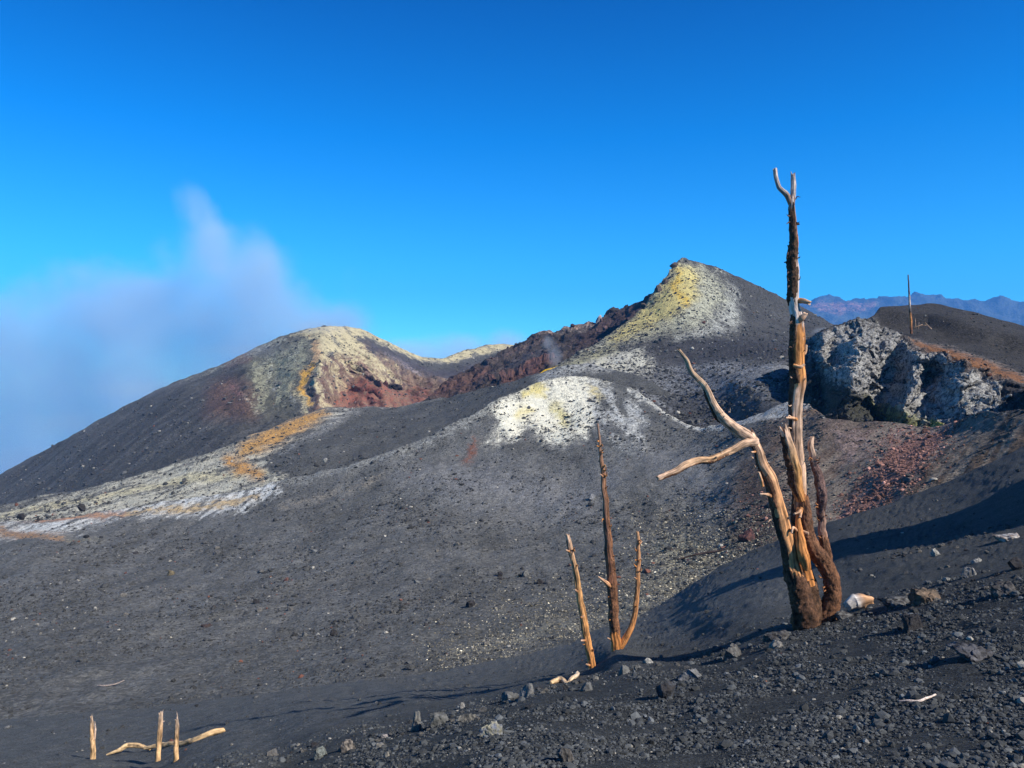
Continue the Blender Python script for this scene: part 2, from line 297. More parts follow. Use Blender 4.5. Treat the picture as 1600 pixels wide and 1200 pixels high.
paintC = [
    ('base', (0.145, 0.144, 0.136), 0.55, 60, [(-500, 800), (0, 830), (500, 760), (800, 640), (1000, 640), (1200, 700), (1100, 900), (500, 1060), (-500, 1150)], dict(dir=((640, 760), (600, 900)), len=26, wid=2.2, amp=2.2)),
    ('base', (0.108, 0.108, 0.102), 0.7, 60, [(-500, 1300), (-500, 1040), (600, 960), (1000, 820), (1100, 860), (1100, 1000), (600, 1300)]),
    ('base', (0.118, 0.082, 0.062), 0.95, 30, [(1215, 640), (1290, 640), (1460, 668), (1600, 640), (1800, 640), (1800, 800), (1290, 830), (1150, 870), (1130, 800), (1160, 720)]),
    ('base', (0.085, 0.064, 0.048), 0.8, 25, [(1480, 660), (1600, 640), (1800, 640), (1800, 800), (1380, 800), (1430, 730)]),
    ('base', (0.085, 0.062, 0.052), 0.7, 30, [(1150, 770), (1200, 740), (1235, 800), (1200, 850), (1150, 860)]),
    ('stain', (0.24, 0.24, 0.24), 0.48, 60, [(640, 740, 60), (760, 760, 110), (900, 780, 90), (960, 740, 60)]),
    ('stain', (0.22, 0.22, 0.22), 0.48, 60, [(1000, 700, 60), (1080, 740, 110), (1140, 800, 60)]),
    ('stain', (0.33, 0.33, 0.30), 0.52, 16, [(420, 758, 14), (500, 741, 18), (640, 700, 22), (740, 652, 26), (790, 618, 20)]),
    ('stain', (0.34, 0.29, 0.22), 0.5, 12, [(440, 790, 12), (520, 768, 10), (600, 742, 8)]),
    ('stain', (0.80, 0.76, 0.60), 0.90, 24, [(762, 640), (800, 612), (850, 592), (905, 588), (940, 600), (935, 630), (950, 660), (930, 672), (905, 690), (880, 702), (850, 697), (842, 672), (822, 664), (812, 684), (775, 697), (758, 690), (775, 660)], dict(dir=((900, 690), (880, 600)), len=7, wid=1.6, amp=0.55)),
    ('stain', (0.72, 0.69, 0.56), 0.78, 22, [(810, 612, 14), (840, 602, 26), (880, 588, 26), (920, 590, 22), (950, 600, 10)], dict(dir=((1000, 690), (940, 610)), len=7, wid=1.4, amp=0.8)),
    ('stain', (0.56, 0.56, 0.52), 0.46, 26, [(930, 600), (1000, 625), (1015, 650), (1000, 700), (960, 700), (925, 650)], dict(dir=((1000, 690), (940, 610)), len=8, wid=1.0, amp=1.2)),
    ('stain', (0.66, 0.56, 0.24), 0.72, 10, [(820, 612, 8), (842, 604, 14), (850, 612, 6)]),
    ('stain', (0.68, 0.60, 0.33), 0.74, 10, [(810, 648, 10), (822, 640, 14)]),
    ('stain', (0.68, 0.60, 0.30), 0.74, 12, [(866, 630, 8), (878, 648, 14), (884, 660, 8)]),
    ('stain', (0.66, 0.56, 0.30), 0.70, 8, [(925, 606, 8), (938, 620, 10)]),
    ('stain', (0.60, 0.58, 0.50), 0.85, 8, [(985, 606, 10), (1040, 642, 12), (1075, 660, 11), (1100, 668, 10), (1150, 661, 11), (1200, 648, 12)]),
    ('stain', (0.46, 0.45, 0.42), 0.66, 14, [(1120, 668, 10), (1195, 648, 20), (1265, 634, 26)]),
    ('stain', (0.40, 0.22, 0.10), 0.6, 8, [(1250, 642, 8), (1275, 640, 10)]),
    ('stain', (0.22, 0.085, 0.05), 0.7, 12, [(742, 686, 10), (736, 704, 16), (730, 718, 10)]),
    ('stain', (0.33, 0.31, 0.23), 0.44, 50, [(690, 1015), (800, 985), (900, 975), (1000, 930), (1010, 850), (1060, 820), (1130, 850), (1210, 845), (1100, 920), (1000, 975), (900, 1010), (700, 1045)]),
    ('stain', (0.36, 0.35, 0.24), 0.52, 18, [(1020, 850, 10), (1090, 862, 16), (1140, 862, 10)]),
    ('stain', (0.25, 0.135, 0.11), 0.85, 34, [(1385, 672), (1450, 672), (1490, 668), (1470, 700), (1425, 760), (1385, 800), (1300, 835), (1335, 770), (1365, 720)], dict(dir=((1440, 690), (1350, 810)), len=9, wid=1.2, amp=0.6)),
    ('base', (0.20, 0.165, 0.13), 0.75, 30, [(1290, 650), (1600, 640), (1600, 800), (1250, 840), (1200, 700)], dict(dir=((1560, 660), (1470, 780)), len=14, wid=0.8, amp=2.6)),
    ('stain', (0.30, 0.22, 0.20), 0.45, 20, [(1300, 655), (1380, 665), (1370, 710), (1310, 730)]),
    ('base', (0.15, 0.11, 0.09), 0.7, 20, [(1270, 640), (1330, 652), (1320, 690), (1270, 690)]),
    ('stain', (0.62, 0.62, 0.58), 0.60, 16, [(-200, 870), (0, 812), (350, 765), (430, 748), (440, 768), (380, 796), (300, 806), (200, 815), (100, 840), (0, 838), (-200, 890)], dict(dir=((60, 835), (180, 790)), len=16, wid=1.1, amp=1.0)),
    ('stain', (0.50, 0.28, 0.16), 0.66, 5, [(-100, 830, 8), (10, 808, 8), (110, 806, 9), (200, 806, 8)]),
    ('stain', (0.54, 0.40, 0.22), 0.6, 6, [(200, 804, 6), (300, 792, 8), (400, 772, 7)]),
    ('stain', (0.36, 0.22, 0.12), 0.7, 8, [(-100, 835, 12), (0, 828, 12), (50, 836, 12), (110, 845, 10)]),
    ('stain', (0.26, 0.24, 0.17), 0.5, 12, [(110, 846, 12), (160, 846, 10)]),
]
def sculptC(px, py, q):
    return q
make_layer('cinder_bowl', C_crest, C_bot, C_depth, (2.4, 1.4), matC, (0.104, 0.104, 0.098), paintC,
           [(14, 0.5, 3, False, False), (2.0, 0.16, 4, False, False)], px_rng=(-500, 2100), warp=9)

# ---- middle ridge with the orange crust ---------------------------------------
E_crest = [(-500, 915), (-200, 838), (0, 790), (170, 752), (250, 732), (330, 709), (370, 690), (400, 677), (450, 655), (500, 639), (560, 636), (620, 633), (700, 622), (760, 606), (800, 596), (830, 586), (870, 574), (920, 566), (1000, 590), (1100, 640)]
E_depth = [(870, 574, 122), (830, 586, 124), (760, 606, 130), (700, 622, 134), (600, 633, 135), (500, 639, 131), (400, 677, 120), (330, 709, 115), (170, 752, 111), (0, 790, 109), (-300, 860, 106),
           (0, 830, 94), (200, 805, 96), (400, 765, 98), (500, 745, 99), (640, 700, 104), (740, 655, 110), (830, 612, 114), (0, 900, 82), (400, 830, 86), (640, 780, 90), (830, 700, 97), (1100, 700, 90), (1000, 600, 112)]
paintE = [
    ('stain', (0.47, 0.45, 0.36), 0.58, 16, BAND, dict(dir=((100, 790), (300, 735)), len=22, wid=1.4, amp=0.9)),
    ('stain', (0.55, 0.50, 0.33), 0.62, 6, [(-100, 822, 5), (150, 775, 8), (300, 748, 9), (420, 736, 8)]),
    ('stain', (0.50, 0.28, 0.09), 0.72, 14, [(505, 646, 10), (470, 660, 22), (430, 677, 26), (390, 698, 20), (375, 708, 10)]),
    ('stain', (0.50, 0.27, 0.09), 0.70, 12, [(355, 718, 8), (375, 730, 20), (405, 742, 14)]),
    ('stain', (0.36, 0.36, 0.34), 0.5, 12, [(560, 640, 10), (520, 662, 12), (470, 690, 10), (440, 705, 8)]),
    ('stain', (0.4, 0.38, 0.33), 0.55, 6, [(340, 640, 3), (480, 640, 5), (600, 634, 4), (690, 624, 4)]),
    ('stain', (0.45, 0.45, 0.42), 0.60, 20, [(850, 590, 26), (900, 575, 24), (950, 572, 20)]),
]
make_layer('middle_ridge', E_crest, [(-500, 1000), (0, 880), (400, 820), (640, 760), (830, 680), (1000, 690), (1100, 720)], E_depth, (2.0, 1.2), matC, (0.082, 0.083, 0.080), paintE,
           [(10, 0.4, 3, False, False), (2.0, 0.15, 4, False, False)], px_rng=(-500, 1100), warp=8)

# ---- big left cone with the broken crater wall ---------------------------------
matF = ground_mat('crater_ground', 0.9, bump=0.7, detail=6, speck=0.25)
F_crest = [(-500, 1050), (-200, 868), (0, 744), (80, 697), (150, 657), (220, 623), (300, 590), (350, 568), (400, 545), (450, 523), (480, 514), (510, 509), (540, 510), (570, 517), (600, 531), (640, 549), (670, 557), (695, 558), (730, 546), (760, 538), (785, 536), (820, 541), (900, 560), (1000, 600)]
F_depth = [(-300, 930, 240), (0, 744, 250), (150, 657, 255), (300, 590, 262), (400, 545, 266), (510, 509, 268), (570, 517, 280), (640, 549, 300), (695, 558, 310), (785, 536, 335), (900, 560, 340),
           (0, 790, 205), (0, 850, 170), (150, 720, 205), (150, 800, 165), (300, 640, 215), (300, 720, 175), (300, 800, 150), (400, 590, 232), (400, 640, 200), (400, 720, 165),
           (510, 560, 240), (510, 600, 218), (510, 640, 200), (510, 720, 170), (600, 560, 262), (600, 600, 238), (600, 640, 212), (690, 575, 300), (690, 600, 262), (690, 630, 225), (640, 700, 180), (760, 560, 318), (780, 600, 270), (780, 660, 215), (900, 640, 260)]
CREAM = (0.50, 0.43, 0.26)
paintF = [
    ('base', (0.05, 0.049, 0.047), 0.6, 40, [(-500, 700), (0, 740), (400, 560), (440, 640), (300, 760), (-500, 1100)], dict(dir=((250, 640), (120, 740)), len=60, wid=3.0, amp=2.2)),
    ('base', (0.10, 0.098, 0.075), 0.95, 22, [(385, 565), (440, 535), (500, 515), (495, 560), (480, 600), (460, 645), (390, 645), (370, 600)]),
    ('base', (0.145, 0.080, 0.065), 0.95, 16, [(500, 575), (520, 560), (560, 545), (600, 560), (640, 585), (700, 600), (760, 585), (800, 600), (800, 680), (500, 680), (490, 620)]),
    ('base', (0.115, 0.072, 0.058), 0.95, 22, [(325, 605), (350, 590), (375, 590), (400, 615), (400, 650), (320, 650)]),
    ('base', (0.15, 0.06, 0.05), 0.8, 12, [(355, 565, 14), (385, 558, 10)]),
    ('base', (0.075, 0.068, 0.078), 0.95, 10, [(560, 530), (610, 545), (670, 578), (705, 580), (780, 560), (800, 575), (740, 596), (690, 600), (640, 588), (600, 566), (570, 548)]),
    ('base', (0.055, 0.04, 0.04), 0.8, 10, [(592, 588), (606, 574), (628, 590), (640, 605), (620, 608), (598, 604)]),
    ('stain', (0.40, 0.41, 0.33), 0.50, 26, [(385, 570), (440, 545), (485, 525), (480, 580), (440, 620), (400, 600)]),
    ('stain', (0.36, 0.38, 0.38), 0.5, 14, [(410, 610, 10), (450, 612, 20), (460, 630, 10)]),
    ('stain', (0.30, 0.16, 0.13), 0.5, 12, [(352, 602, 8), (372, 612, 18), (392, 630, 8)]),
    ('stain', (0.45, 0.38, 0.28), 0.55, 8, [(385, 622, 6), (400, 640, 8)]),
    ('stain', (0.33, 0.33, 0.28), 0.52, 10, [(280, 600, 4), (330, 580, 10), (400, 550, 14), (440, 532, 16)]),
    ('base', (0.24, 0.17, 0.12), 0.6, 14, [(500, 560), (570, 540), (640, 585), (700, 600), (740, 640), (500, 650)], dict(dir=((560, 560), (575, 640)), len=26, wid=2.0, amp=2.4)),
    ('stain', (0.48, 0.40, 0.24), 0.5, 14, [(500, 560), (560, 535), (620, 580), (640, 620), (520, 640)], dict(dir=((540, 550), (600, 600)), len=22, wid=2.2, amp=2.4)),
    ('stain', (0.25, 0.25, 0.18), 0.5, 18, [(385, 570), (490, 520), (480, 620), (400, 640)], dict(dir=((450, 540), (440, 620)), len=26, wid=2.0, amp=2.0)),
    ('stain', CREAM, 0.80, 8, [(455, 524), (480, 512), (510, 505), (545, 505), (600, 526), (640, 545), (695, 555), (785, 532), (830, 540), (800, 545), (745, 556), (700, 568), (660, 564), (615, 545), (580, 530), (556, 526), (566, 542), (590, 560), (608, 578), (600, 584), (580, 570), (548, 556), (522, 548), (508, 560), (498, 575), (490, 555), (494, 530), (470, 524)], dict(dir=((540, 530), (590, 575)), len=14, wid=2.0, amp=0.5)),
    ('stain', (0.52, 0.34, 0.18), 0.8, 8, [(492, 535, 8), (492, 555, 12), (494, 570, 8)]),
    ('stain', (0.66, 0.36, 0.07), 0.85, 7, [(490, 575, 9), (478, 592, 15), (470, 612, 12), (482, 632, 9)]),
    ('stain', CREAM, 0.8, 7, [(500, 575, 8), (494, 600, 10), (504, 625, 9), (512, 642, 12)]),
    ('stain', CREAM, 0.7, 7, [(455, 608, 5), (470, 625, 8), (480, 642, 8)]),
    ('stain', (0.34, 0.22, 0.17), 0.75, 7, [(560, 565, 6), (575, 590, 9), (572, 620, 11), (570, 645, 12)]),
    ('stain', (0.36, 0.16, 0.08), 0.6, 7, [(640, 612, 6), (670, 620, 8)]),
    ('stain', (0.28, 0.10, 0.07), 0.45, 14, [(520, 620), (560, 600), (700, 625), (690, 645), (520, 645)]),
    ('stain', (0.30, 0.25, 0.26), 0.5, 7, [(600, 553, 7), (630, 572, 9), (655, 588, 6)]),
]
def sculptF(px, py, q):
    def g(cx, cy, sx, sy, tilt=0.0):
        u = px - cx - tilt * (py - cy); return np.exp(-((u / sx) ** 2 + ((py - cy) / sy) ** 2))
    s_ = 16 * g(545, 600, 26, 36, 0.1) + 14 * g(640, 612, 30, 26) - 9 * g(500, 590, 16, 55, -0.1) - 8 * g(594, 610, 14, 45, 0.3) + 8 * g(425, 600, 26, 40) - 6 * g(385, 600, 22, 40)
    return q * (1 + s_ / 250)[:, None]
make_layer('crater_cone', F_crest, [(-500, 1150), (0, 880), (300, 810), (400, 740), (640, 720), (1000, 720)], F_depth, (1.7, 1.0), matF, (0.084, 0.083, 0.080), paintF,
           [(30, 0.9, 3, False, False), (4, 0.28, 4, False, False), (11, 3.0, 5, True, True)], px_rng=(-500, 1000), warp=6, sculpt=sculptF,
           rough_zones=[([(500, 570), (560, 550), (610, 560), (700, 600), (790, 600), (790, 680), (490, 680), (490, 600)], 16, 0.75),
                        ([(330, 600), (400, 560), (490, 520), (500, 680), (330, 680)], 24, 0.35)], backdrop_slope=0.5, back_len=0.4)

# ---- red back rim that climbs to the right peak ---------------------------------
G_crest = [(640, 640), (700, 600), (740, 575), (775, 556), (800, 543), (815, 535), (835, 526), (855, 517), (870, 519), (895, 515), (920, 509), (935, 503), (950, 492), (962, 485), (985, 482), (1005, 474), (1020, 462), (1040, 440), (1060, 430), (1150, 480)]
G_depth = [(640, 640, 195), (700, 600, 215), (740, 575, 225), (800, 543, 235), (855, 517, 238), (920, 509, 232), (985, 482, 222), (1040, 440, 212), (1150, 480, 215),
           (700, 640, 180), (760, 600, 192), (760, 640, 165), (830, 580, 188), (830, 620, 160), (900, 560, 190), (900, 600, 162), (960, 540, 185), (960, 600, 150), (1040, 520, 185), (1100, 600, 150)]
paintG = [
    ('base', (0.055, 0.05, 0.055), 0.9, 10, [(790, 575), (830, 550), (870, 540), (880, 550), (850, 570), (800, 592)]),
    ('base', (0.060, 0.040, 0.04), 0.9, 8, [(900, 530), (940, 505), (990, 484), (1010, 480), (960, 525), (900, 555)]),
    ('base', (0.16, 0.07, 0.055), 0.8, 8, [(790, 598, 12), (830, 580, 16), (858, 565, 14)]),
    ('base', (0.13, 0.065, 0.05), 0.8, 12, [(680, 620, 20), (720, 605, 20), (760, 585, 10)]),
    ('stain', (0.34, 0.24, 0.19), 0.7, 9, [(845, 524, 8), (860, 520, 6), (890, 518, 8), (930, 508, 8)]),
    ('stain', (0.40, 0.36, 0.34), 0.7, 4, [(925, 500, 5), (940, 494, 8), (948, 492, 4)]),
    ('stain', (0.25, 0.15, 0.13), 0.5, 8, [(760, 575, 5), (800, 556, 6), (850, 535, 6)]),
]
make_layer('red_rim', G_crest, [(640, 700), (800, 680), (900, 650), (1150, 640)], G_depth, (1.3, 0.9), matF, (0.062, 0.049, 0.045), paintG,
           [(12, 0.8, 3, False, False), (7, 2.3, 5, True, True)], px_rng=(640, 1150), warp=5,
           rough_zones=[([(600, 700), (690, 600), (800, 540), (1060, 430), (1060, 500), (900, 600), (800, 700)], 10, 0.8)], back_len=0.25)

# ---- right cone -------------------------------------------------------------
H_crest = [(640, 660), (740, 632), (800, 604), (830, 590), (850, 578), (880, 562), (920, 543), (960, 517), (990, 494), (1005, 480), (1020, 460), (1035, 440), (1045, 425), (1053, 411), (1065, 405), (1080, 406), (1110, 414), (1150, 431), (1200, 453), (1250, 478), (1300, 505), (1350, 540), (1450, 600), (1600, 640)]
H_depth = [(640, 660, 135), (740, 632, 130), (800, 604, 131), (850, 578, 138), (880, 562, 146), (920, 543, 158), (960, 517, 170), (1000, 484, 180), (1035, 440, 187), (1065, 405, 192), (1110, 414, 196), (1200, 453, 204), (1300, 505, 212), (1450, 600, 215), (1600, 640, 215),
           (1065, 480, 168), (1065, 540, 145), (1065, 600, 114), (1065, 640, 98), (1090, 665, 88), (1150, 500, 174), (1150, 560, 124), (1150, 585, 102), (1150, 610, 93), (1150, 635, 88), (1150, 660, 84), (1230, 520, 180), (1230, 550, 122), (1230, 570, 102), (1230, 590, 93), (1230, 615, 86), (1230, 640, 80), (1000, 540, 148), (1000, 590, 118), (950, 560, 140), (950, 590, 118), (900, 575, 130), (900, 600, 115),
           (1100, 700, 76), (1230, 690, 74), (950, 650, 96), (850, 620, 112), (1350, 600, 150), (1350, 680, 90), (1500, 680, 110), (740, 700, 104)]
paintH = [
    ('base', (0.050, 0.049, 0.052), 0.9, 14, [(930, 560), (1000, 540), (1100, 525), (1250, 535), (1300, 560), (1300, 575), (1000, 565)]),
    ('base', (0.082, 0.084, 0.09), 0.9, 20, [(860, 590), (960, 568), (1250, 565), (1250, 660), (1100, 680), (980, 620)]),
    ('stain', (0.46, 0.47, 0.46), 0.60, 16, [(850, 580), (900, 570), (960, 560), (1000, 566), (980, 590), (960, 605), (860, 610)]),
    ('stain', (0.40, 0.41, 0.42), 0.58, 22, [(1020, 575, 10), (1120, 578, 22), (1250, 580, 22)]),
    ('stain', (0.30, 0.31, 0.32), 0.50, 40, [(950, 580), (1080, 575), (1250, 570), (1250, 620), (1100, 630), (1000, 615)]),
    ('stain', (0.42, 0.42, 0.37), 0.48, 20, [(1090, 412), (1125, 420), (1155, 450), (1165, 500), (1150, 525), (1090, 530), (1040, 535), (1060, 490)], dict(dir=((1100, 430), (1120, 520)), len=7, wid=3.0, amp=0.4)),
    ('stain', (0.42, 0.41, 0.30), 0.62, 18, [(1065, 406), (1100, 412), (1130, 440), (1135, 475), (1100, 505), (1050, 520), (1000, 535), (940, 550), (890, 565), (860, 578), (848, 578), (920, 540), (990, 490), (1050, 410)]),
    ('stain', (0.56, 0.54, 0.44), 0.80, 26, [(840, 585), (930, 550), (1010, 545), (1020, 575), (960, 605), (860, 618)], dict(dir=((900, 600), (960, 560)), len=6, wid=1.5, amp=0.6)),
    ('stain', (0.40, 0.38, 0.24), 0.6, 10, [(870, 575, 8), (920, 558, 14), (960, 545, 14)]),
    ('stain', (0.60, 0.50, 0.20), 0.85, 14, [(1062, 418), (1082, 418), (1092, 435), (1085, 465), (1055, 490), (1010, 512), (965, 535), (950, 530), (985, 503), (1015, 475), (1040, 445)]),
    ('stain', (0.64, 0.44, 0.09), 0.85, 8, [(1064, 425, 6), (1056, 450, 10), (1070, 470, 8)]),
    ('stain', (0.78, 0.47, 0.02), 0.97, 4, [(834, 588, 10), (850, 583, 17), (868, 578, 13)]),
    ('stain', (0.72, 0.42, 0.02), 0.95, 4, [(872, 588, 13), (880, 590, 13)]),
    ('stain', (0.5, 0.52, 0.53), 0.5, 12, [(940, 600, 10), (1000, 612, 12), (1050, 640, 8)]),
]
make_layer('right_cone', H_crest, [(640, 700), (850, 640), (1000, 665), (1100, 700), (1250, 690), (1600, 690)], H_depth, (1.7, 1.1), ground_mat('cone_ground', 0.5, bump=0.8, detail=7), (0.060, 0.058, 0.056), paintH,
           [(16, 0.4, 3, False, False), (2.5, 0.2, 4, False, False), (6, 1.5, 4, True, True)], px_rng=(640, 1600), warp=8,
           rough_zones=[([(1040, 425), (1050, 400), (1075, 400), (1072, 418), (1050, 425), (1000, 495), (990, 490)], 6, 0.7)], back_len=0.3)

# ---- pale cliff on the right ---------------------------------------------------
I_crest = [(1200, 640), (1240, 590), (1258, 548), (1270, 530), (1285, 514), (1305, 507), (1345, 500), (1372, 491), (1420, 486), (1460, 487), (1520, 497), (1600, 518), (1700, 545), (2000, 600)]
I_depth = [(1200, 640, 84), (1240, 590, 86), (1265, 535, 89), (1290, 512, 90), (1345, 500, 92), (1375, 491, 97), (1420, 486, 101), (1460, 487, 102), (1520, 497, 99), (1600, 518, 95), (1700, 545, 90), (2000, 600, 84),
           (1265, 580, 82), (1265, 650, 76), (1350, 510, 87), (1350, 560, 79), (1350, 660, 70), (1440, 523, 80), (1440, 560, 74), (1440, 670, 63), (1500, 543, 74), (1500, 580, 69), (1500, 660, 60), (1580, 582, 66), (1580, 620, 60), (1580, 650, 55), (1700, 630, 58), (1700, 700, 50), (1400, 515, 84), (2000, 700, 50), (1440, 700, 61), (1250, 700, 74), (1600, 560, 73), (1600, 700, 51)]
def sculptI(px, py, q):
    def g(cx, cy, sx, sy, tilt=0.0):
        u = px - cx - tilt * (py - cy); return np.exp(-((u / sx) ** 2 + ((py - cy) / sy) ** 2))
    s = np.zeros(len(px))
    s += 4.0 * g(1390, 600, 20, 60, -0.35)      # gully
    s += 5.5 * g(1461, 590, 20, 28)             # hollow
    s -= 3.2 * g(1340, 580, 22, 60, -0.2) + 3.0 * g(1425, 620, 14, 50, -0.2) + 2.8 * g(1515, 590, 22, 45, -0.4)
    s += 3.0 * g(1290, 600, 14, 50)
    s += 2.5 * g(1370, 650, 40, 14)
    s -= 4 * g(1290, 560, 10, 40)
    q = q * (1 + s / 80)[:, None]
    m = np.exp(-(((q[:, 0] - 42.3) / 3.4) ** 2 + ((q[:, 1] - 53) / 6.0) ** 2) ** 1.4); q[:, 2] += 7.0 * m  # unseen mound past the right edge, added to throw shade on the cliff
    # dark ledge across the smooth back slope
    ld_ = np.interp(px, [1372, 1450, 1520, 1600, 1700], [494, 503, 522, 543, 570])
    q[:, 2] += 1.7 / (1 + np.exp((py - ld_) / 1.2)) * np.clip((px - 1365) / 10, 0, 1) - 0.85 * np.clip((px - 1365) / 10, 0, 1)
    return q
PALE = (0.42, 0.405, 0.375)
paintI = [
    ('base', (0.03, 0.028, 0.028), 0.9, 16, [(1620, 590), (2000, 560), (2000, 720), (1600, 720)]),
    ('base', (0.048, 0.044, 0.040), 0.9, 12, [(1370, 470), (2100, 470), (2100, 640), (1600, 580), (1440, 518), (1370, 505)]),
    ('base', (0.045, 0.028, 0.024), 0.95, 10, [(1440, 570), (1460, 556), (1480, 570), (1485, 600), (1470, 618), (1440, 610)]),
    ('base', (0.06, 0.06, 0.045), 0.8, 15, [(1250, 600), (1350, 620), (1450, 640), (1500, 680), (1250, 680)]),
    ('stain', PALE, 0.60, 20, [(1262, 540), (1300, 510), (1380, 505), (1440, 530), (1500, 555), (1570, 590), (1560, 620), (1500, 660), (1440, 670), (1380, 640), (1280, 610)]),
    ('stain', (0.44, 0.43, 0.40), 0.64, 12, [(1310, 530), (1350, 520), (1360, 560), (1350, 600), (1320, 595)]),
    ('stain', (0.46, 0.45, 0.42), 0.64, 12, [(1480, 548), (1530, 572), (1585, 592), (1560, 635), (1490, 645), (1460, 640), (1440, 625), (1430, 590), (1425, 570), (1440, 545), (1455, 550), (1440, 570), (1440, 610), (1480, 620), (1490, 590)]),
    ('stain', (0.28, 0.28, 0.10), 0.5, 14, [(1370, 640, 20), (1420, 650, 20), (1440, 655, 10)]),
    ('stain', (0.55, 0.52, 0.12), 0.85, 7, [(1460, 652, 10), (1470, 660, 12)]),
    ('stain', (0.26, 0.125, 0.06), 0.9, 12, [(1420, 520, 7), (1480, 538, 17), (1530, 558, 22), (1595, 584, 18)]),
]
make_layer('pale_cliff', I_crest, [(1200, 700), (1500, 700), (2000, 740)], I_depth, (1.1, 0.8), ground_mat('cliff_ground', 0.35, bump=1.0, detail=8), (0.058, 0.056, 0.060), paintI,
           [(8, 0.35, 3, False, False), (4.5, 1.05, 6, True, True), (1.0, 0.42, 4, True, True)], px_rng=(1200, 2000), warp=6,
           rough_zones=[([(1200, 700), (1250, 540), (1300, 505), (1380, 505), (1445, 528), (1500, 548), (1600, 592), (1800, 640), (1800, 720)], 14, 1.0)], sculpt=sculptI, back_len=0.3)

# ---- far mountain range -----------------------------------------------------------
K_crest = [(800, 700), (1000, 590), (1150, 505), (1200, 482), (1250, 470), (1275, 466), (1300, 463), (1312, 464), (1322, 471), (1340, 468), (1352, 465), (1362, 468), (1374, 464), (1385, 467), (1402, 464), (1420, 462), (1432, 458), (1460, 456), (1475, 460), (1490, 467), (1515, 469), (1540, 471), (1560, 467), (1580, 468), (1600, 472), (1700, 470), (1900, 490), (2200, 560)]
K_depth = [(800, 700, 3300), (1150, 505, 3300), (1350, 465, 3300), (1450, 456, 3300), (1600, 472, 3200), (2200, 560, 3100), (1250, 520, 2900), (1450, 520, 2850), (1600, 530, 2800), (1200, 640, 2200), (1600, 640, 2200), (2200, 700, 2300), (1000, 700, 2300)]
matK = ground_mat('mountain_rock', 14, bump=0.6, detail=5, speck=0.1)
paintK = [('stain', (0.36, 0.20, 0.15), 0.5, 10, [(1280, 480, 20), (1315, 485, 30), (1370, 480, 10)])]
make_layer('far_mountains', K_crest, [(800, 800), (2200, 800)], K_depth, (2.0, 2.0), matK, (0.07, 0.085, 0.08), paintK,
           [(400, 26, 5, False, False), (170, 26, 5, True, True)], px_rng=(800, 2200), warp=6, rough_zones=[([(700, 900), (700, 400), (2400, 400), (2400, 900)], 30, 1.0)], back_len=0.15)

# ---- lowland far below -------------------------------------------------------------
me = fast_mesh('lowland', np.array([[-3900, -3900, -640], [3900, -3900, -640], [3900, 3900, -640], [-3900, 3900, -640.]]), np.array([[0, 1, 2, 3]]))
for nm_, v_ in (('base', (0.05, 0.055, 0.05, 1)), ('stain', (0.1, 0.1, 0.1, 1))): add_attr(me, nm_, np.tile(v_, (4, 1)), 'COLOR')
add_attr(me, 'cover', np.zeros(4)); o = link('lowland', me, matK); o['kind'] = 'structure'
#__OBJECTS__
# ------------------------------------------------------------------ loose stones
def simple_mat(name, rough=0.95, attr_name='tone', size=0.05, bump=0.6, var=0.9, scale_gen=None):
    m = bpy.data.materials.new(name); m.use_nodes = True; t = m.node_tree; N = t.nodes; L = t.links
    b = N['Principled BSDF']; b.inputs['Roughness'].default_value = rough; b.inputs['Specular IOR Level'].default_value = 0.25
    a_ = N.new('ShaderNodeAttribute'); a_.attribute_name = attr_name
    tc = N.new('ShaderNodeTexCoord'); n = N.new('ShaderNodeTexNoise'); n.inputs['Scale'].default_value = 1 / size; n.inputs['Detail'].default_value = 7
    n.inputs['Roughness'].default_value = 0.7; L.new(tc.outputs['Object'], n.inputs['Vector'])
    mr = N.new('ShaderNodeMapRange'); mr.inputs[1].default_value = 0.3; mr.inputs[2].default_value = 0.7; mr.inputs[3].default_value = 1 - var * 0.6; mr.inputs[4].default_value = 1 + var * 0.7
    L.new(n.outputs['Fac'], mr.inputs[0]); v = N.new('ShaderNodeVectorMath'); v.operation = 'SCALE'
    L.new(a_.outputs['Color'], v.inputs[0]); L.new(mr.outputs[0], v.inputs['Scale']); L.new(v.outputs[0], b.inputs['Base Color'])
    bp = N.new('ShaderNodeBump'); bp.inputs['Strength'].default_value = bump; bp.inputs['Distance'].default_value = size * 0.5
    L.new(n.outputs['Fac'], bp.inputs['Height']); L.new(bp.outputs[0], b.inputs['Normal']); return m

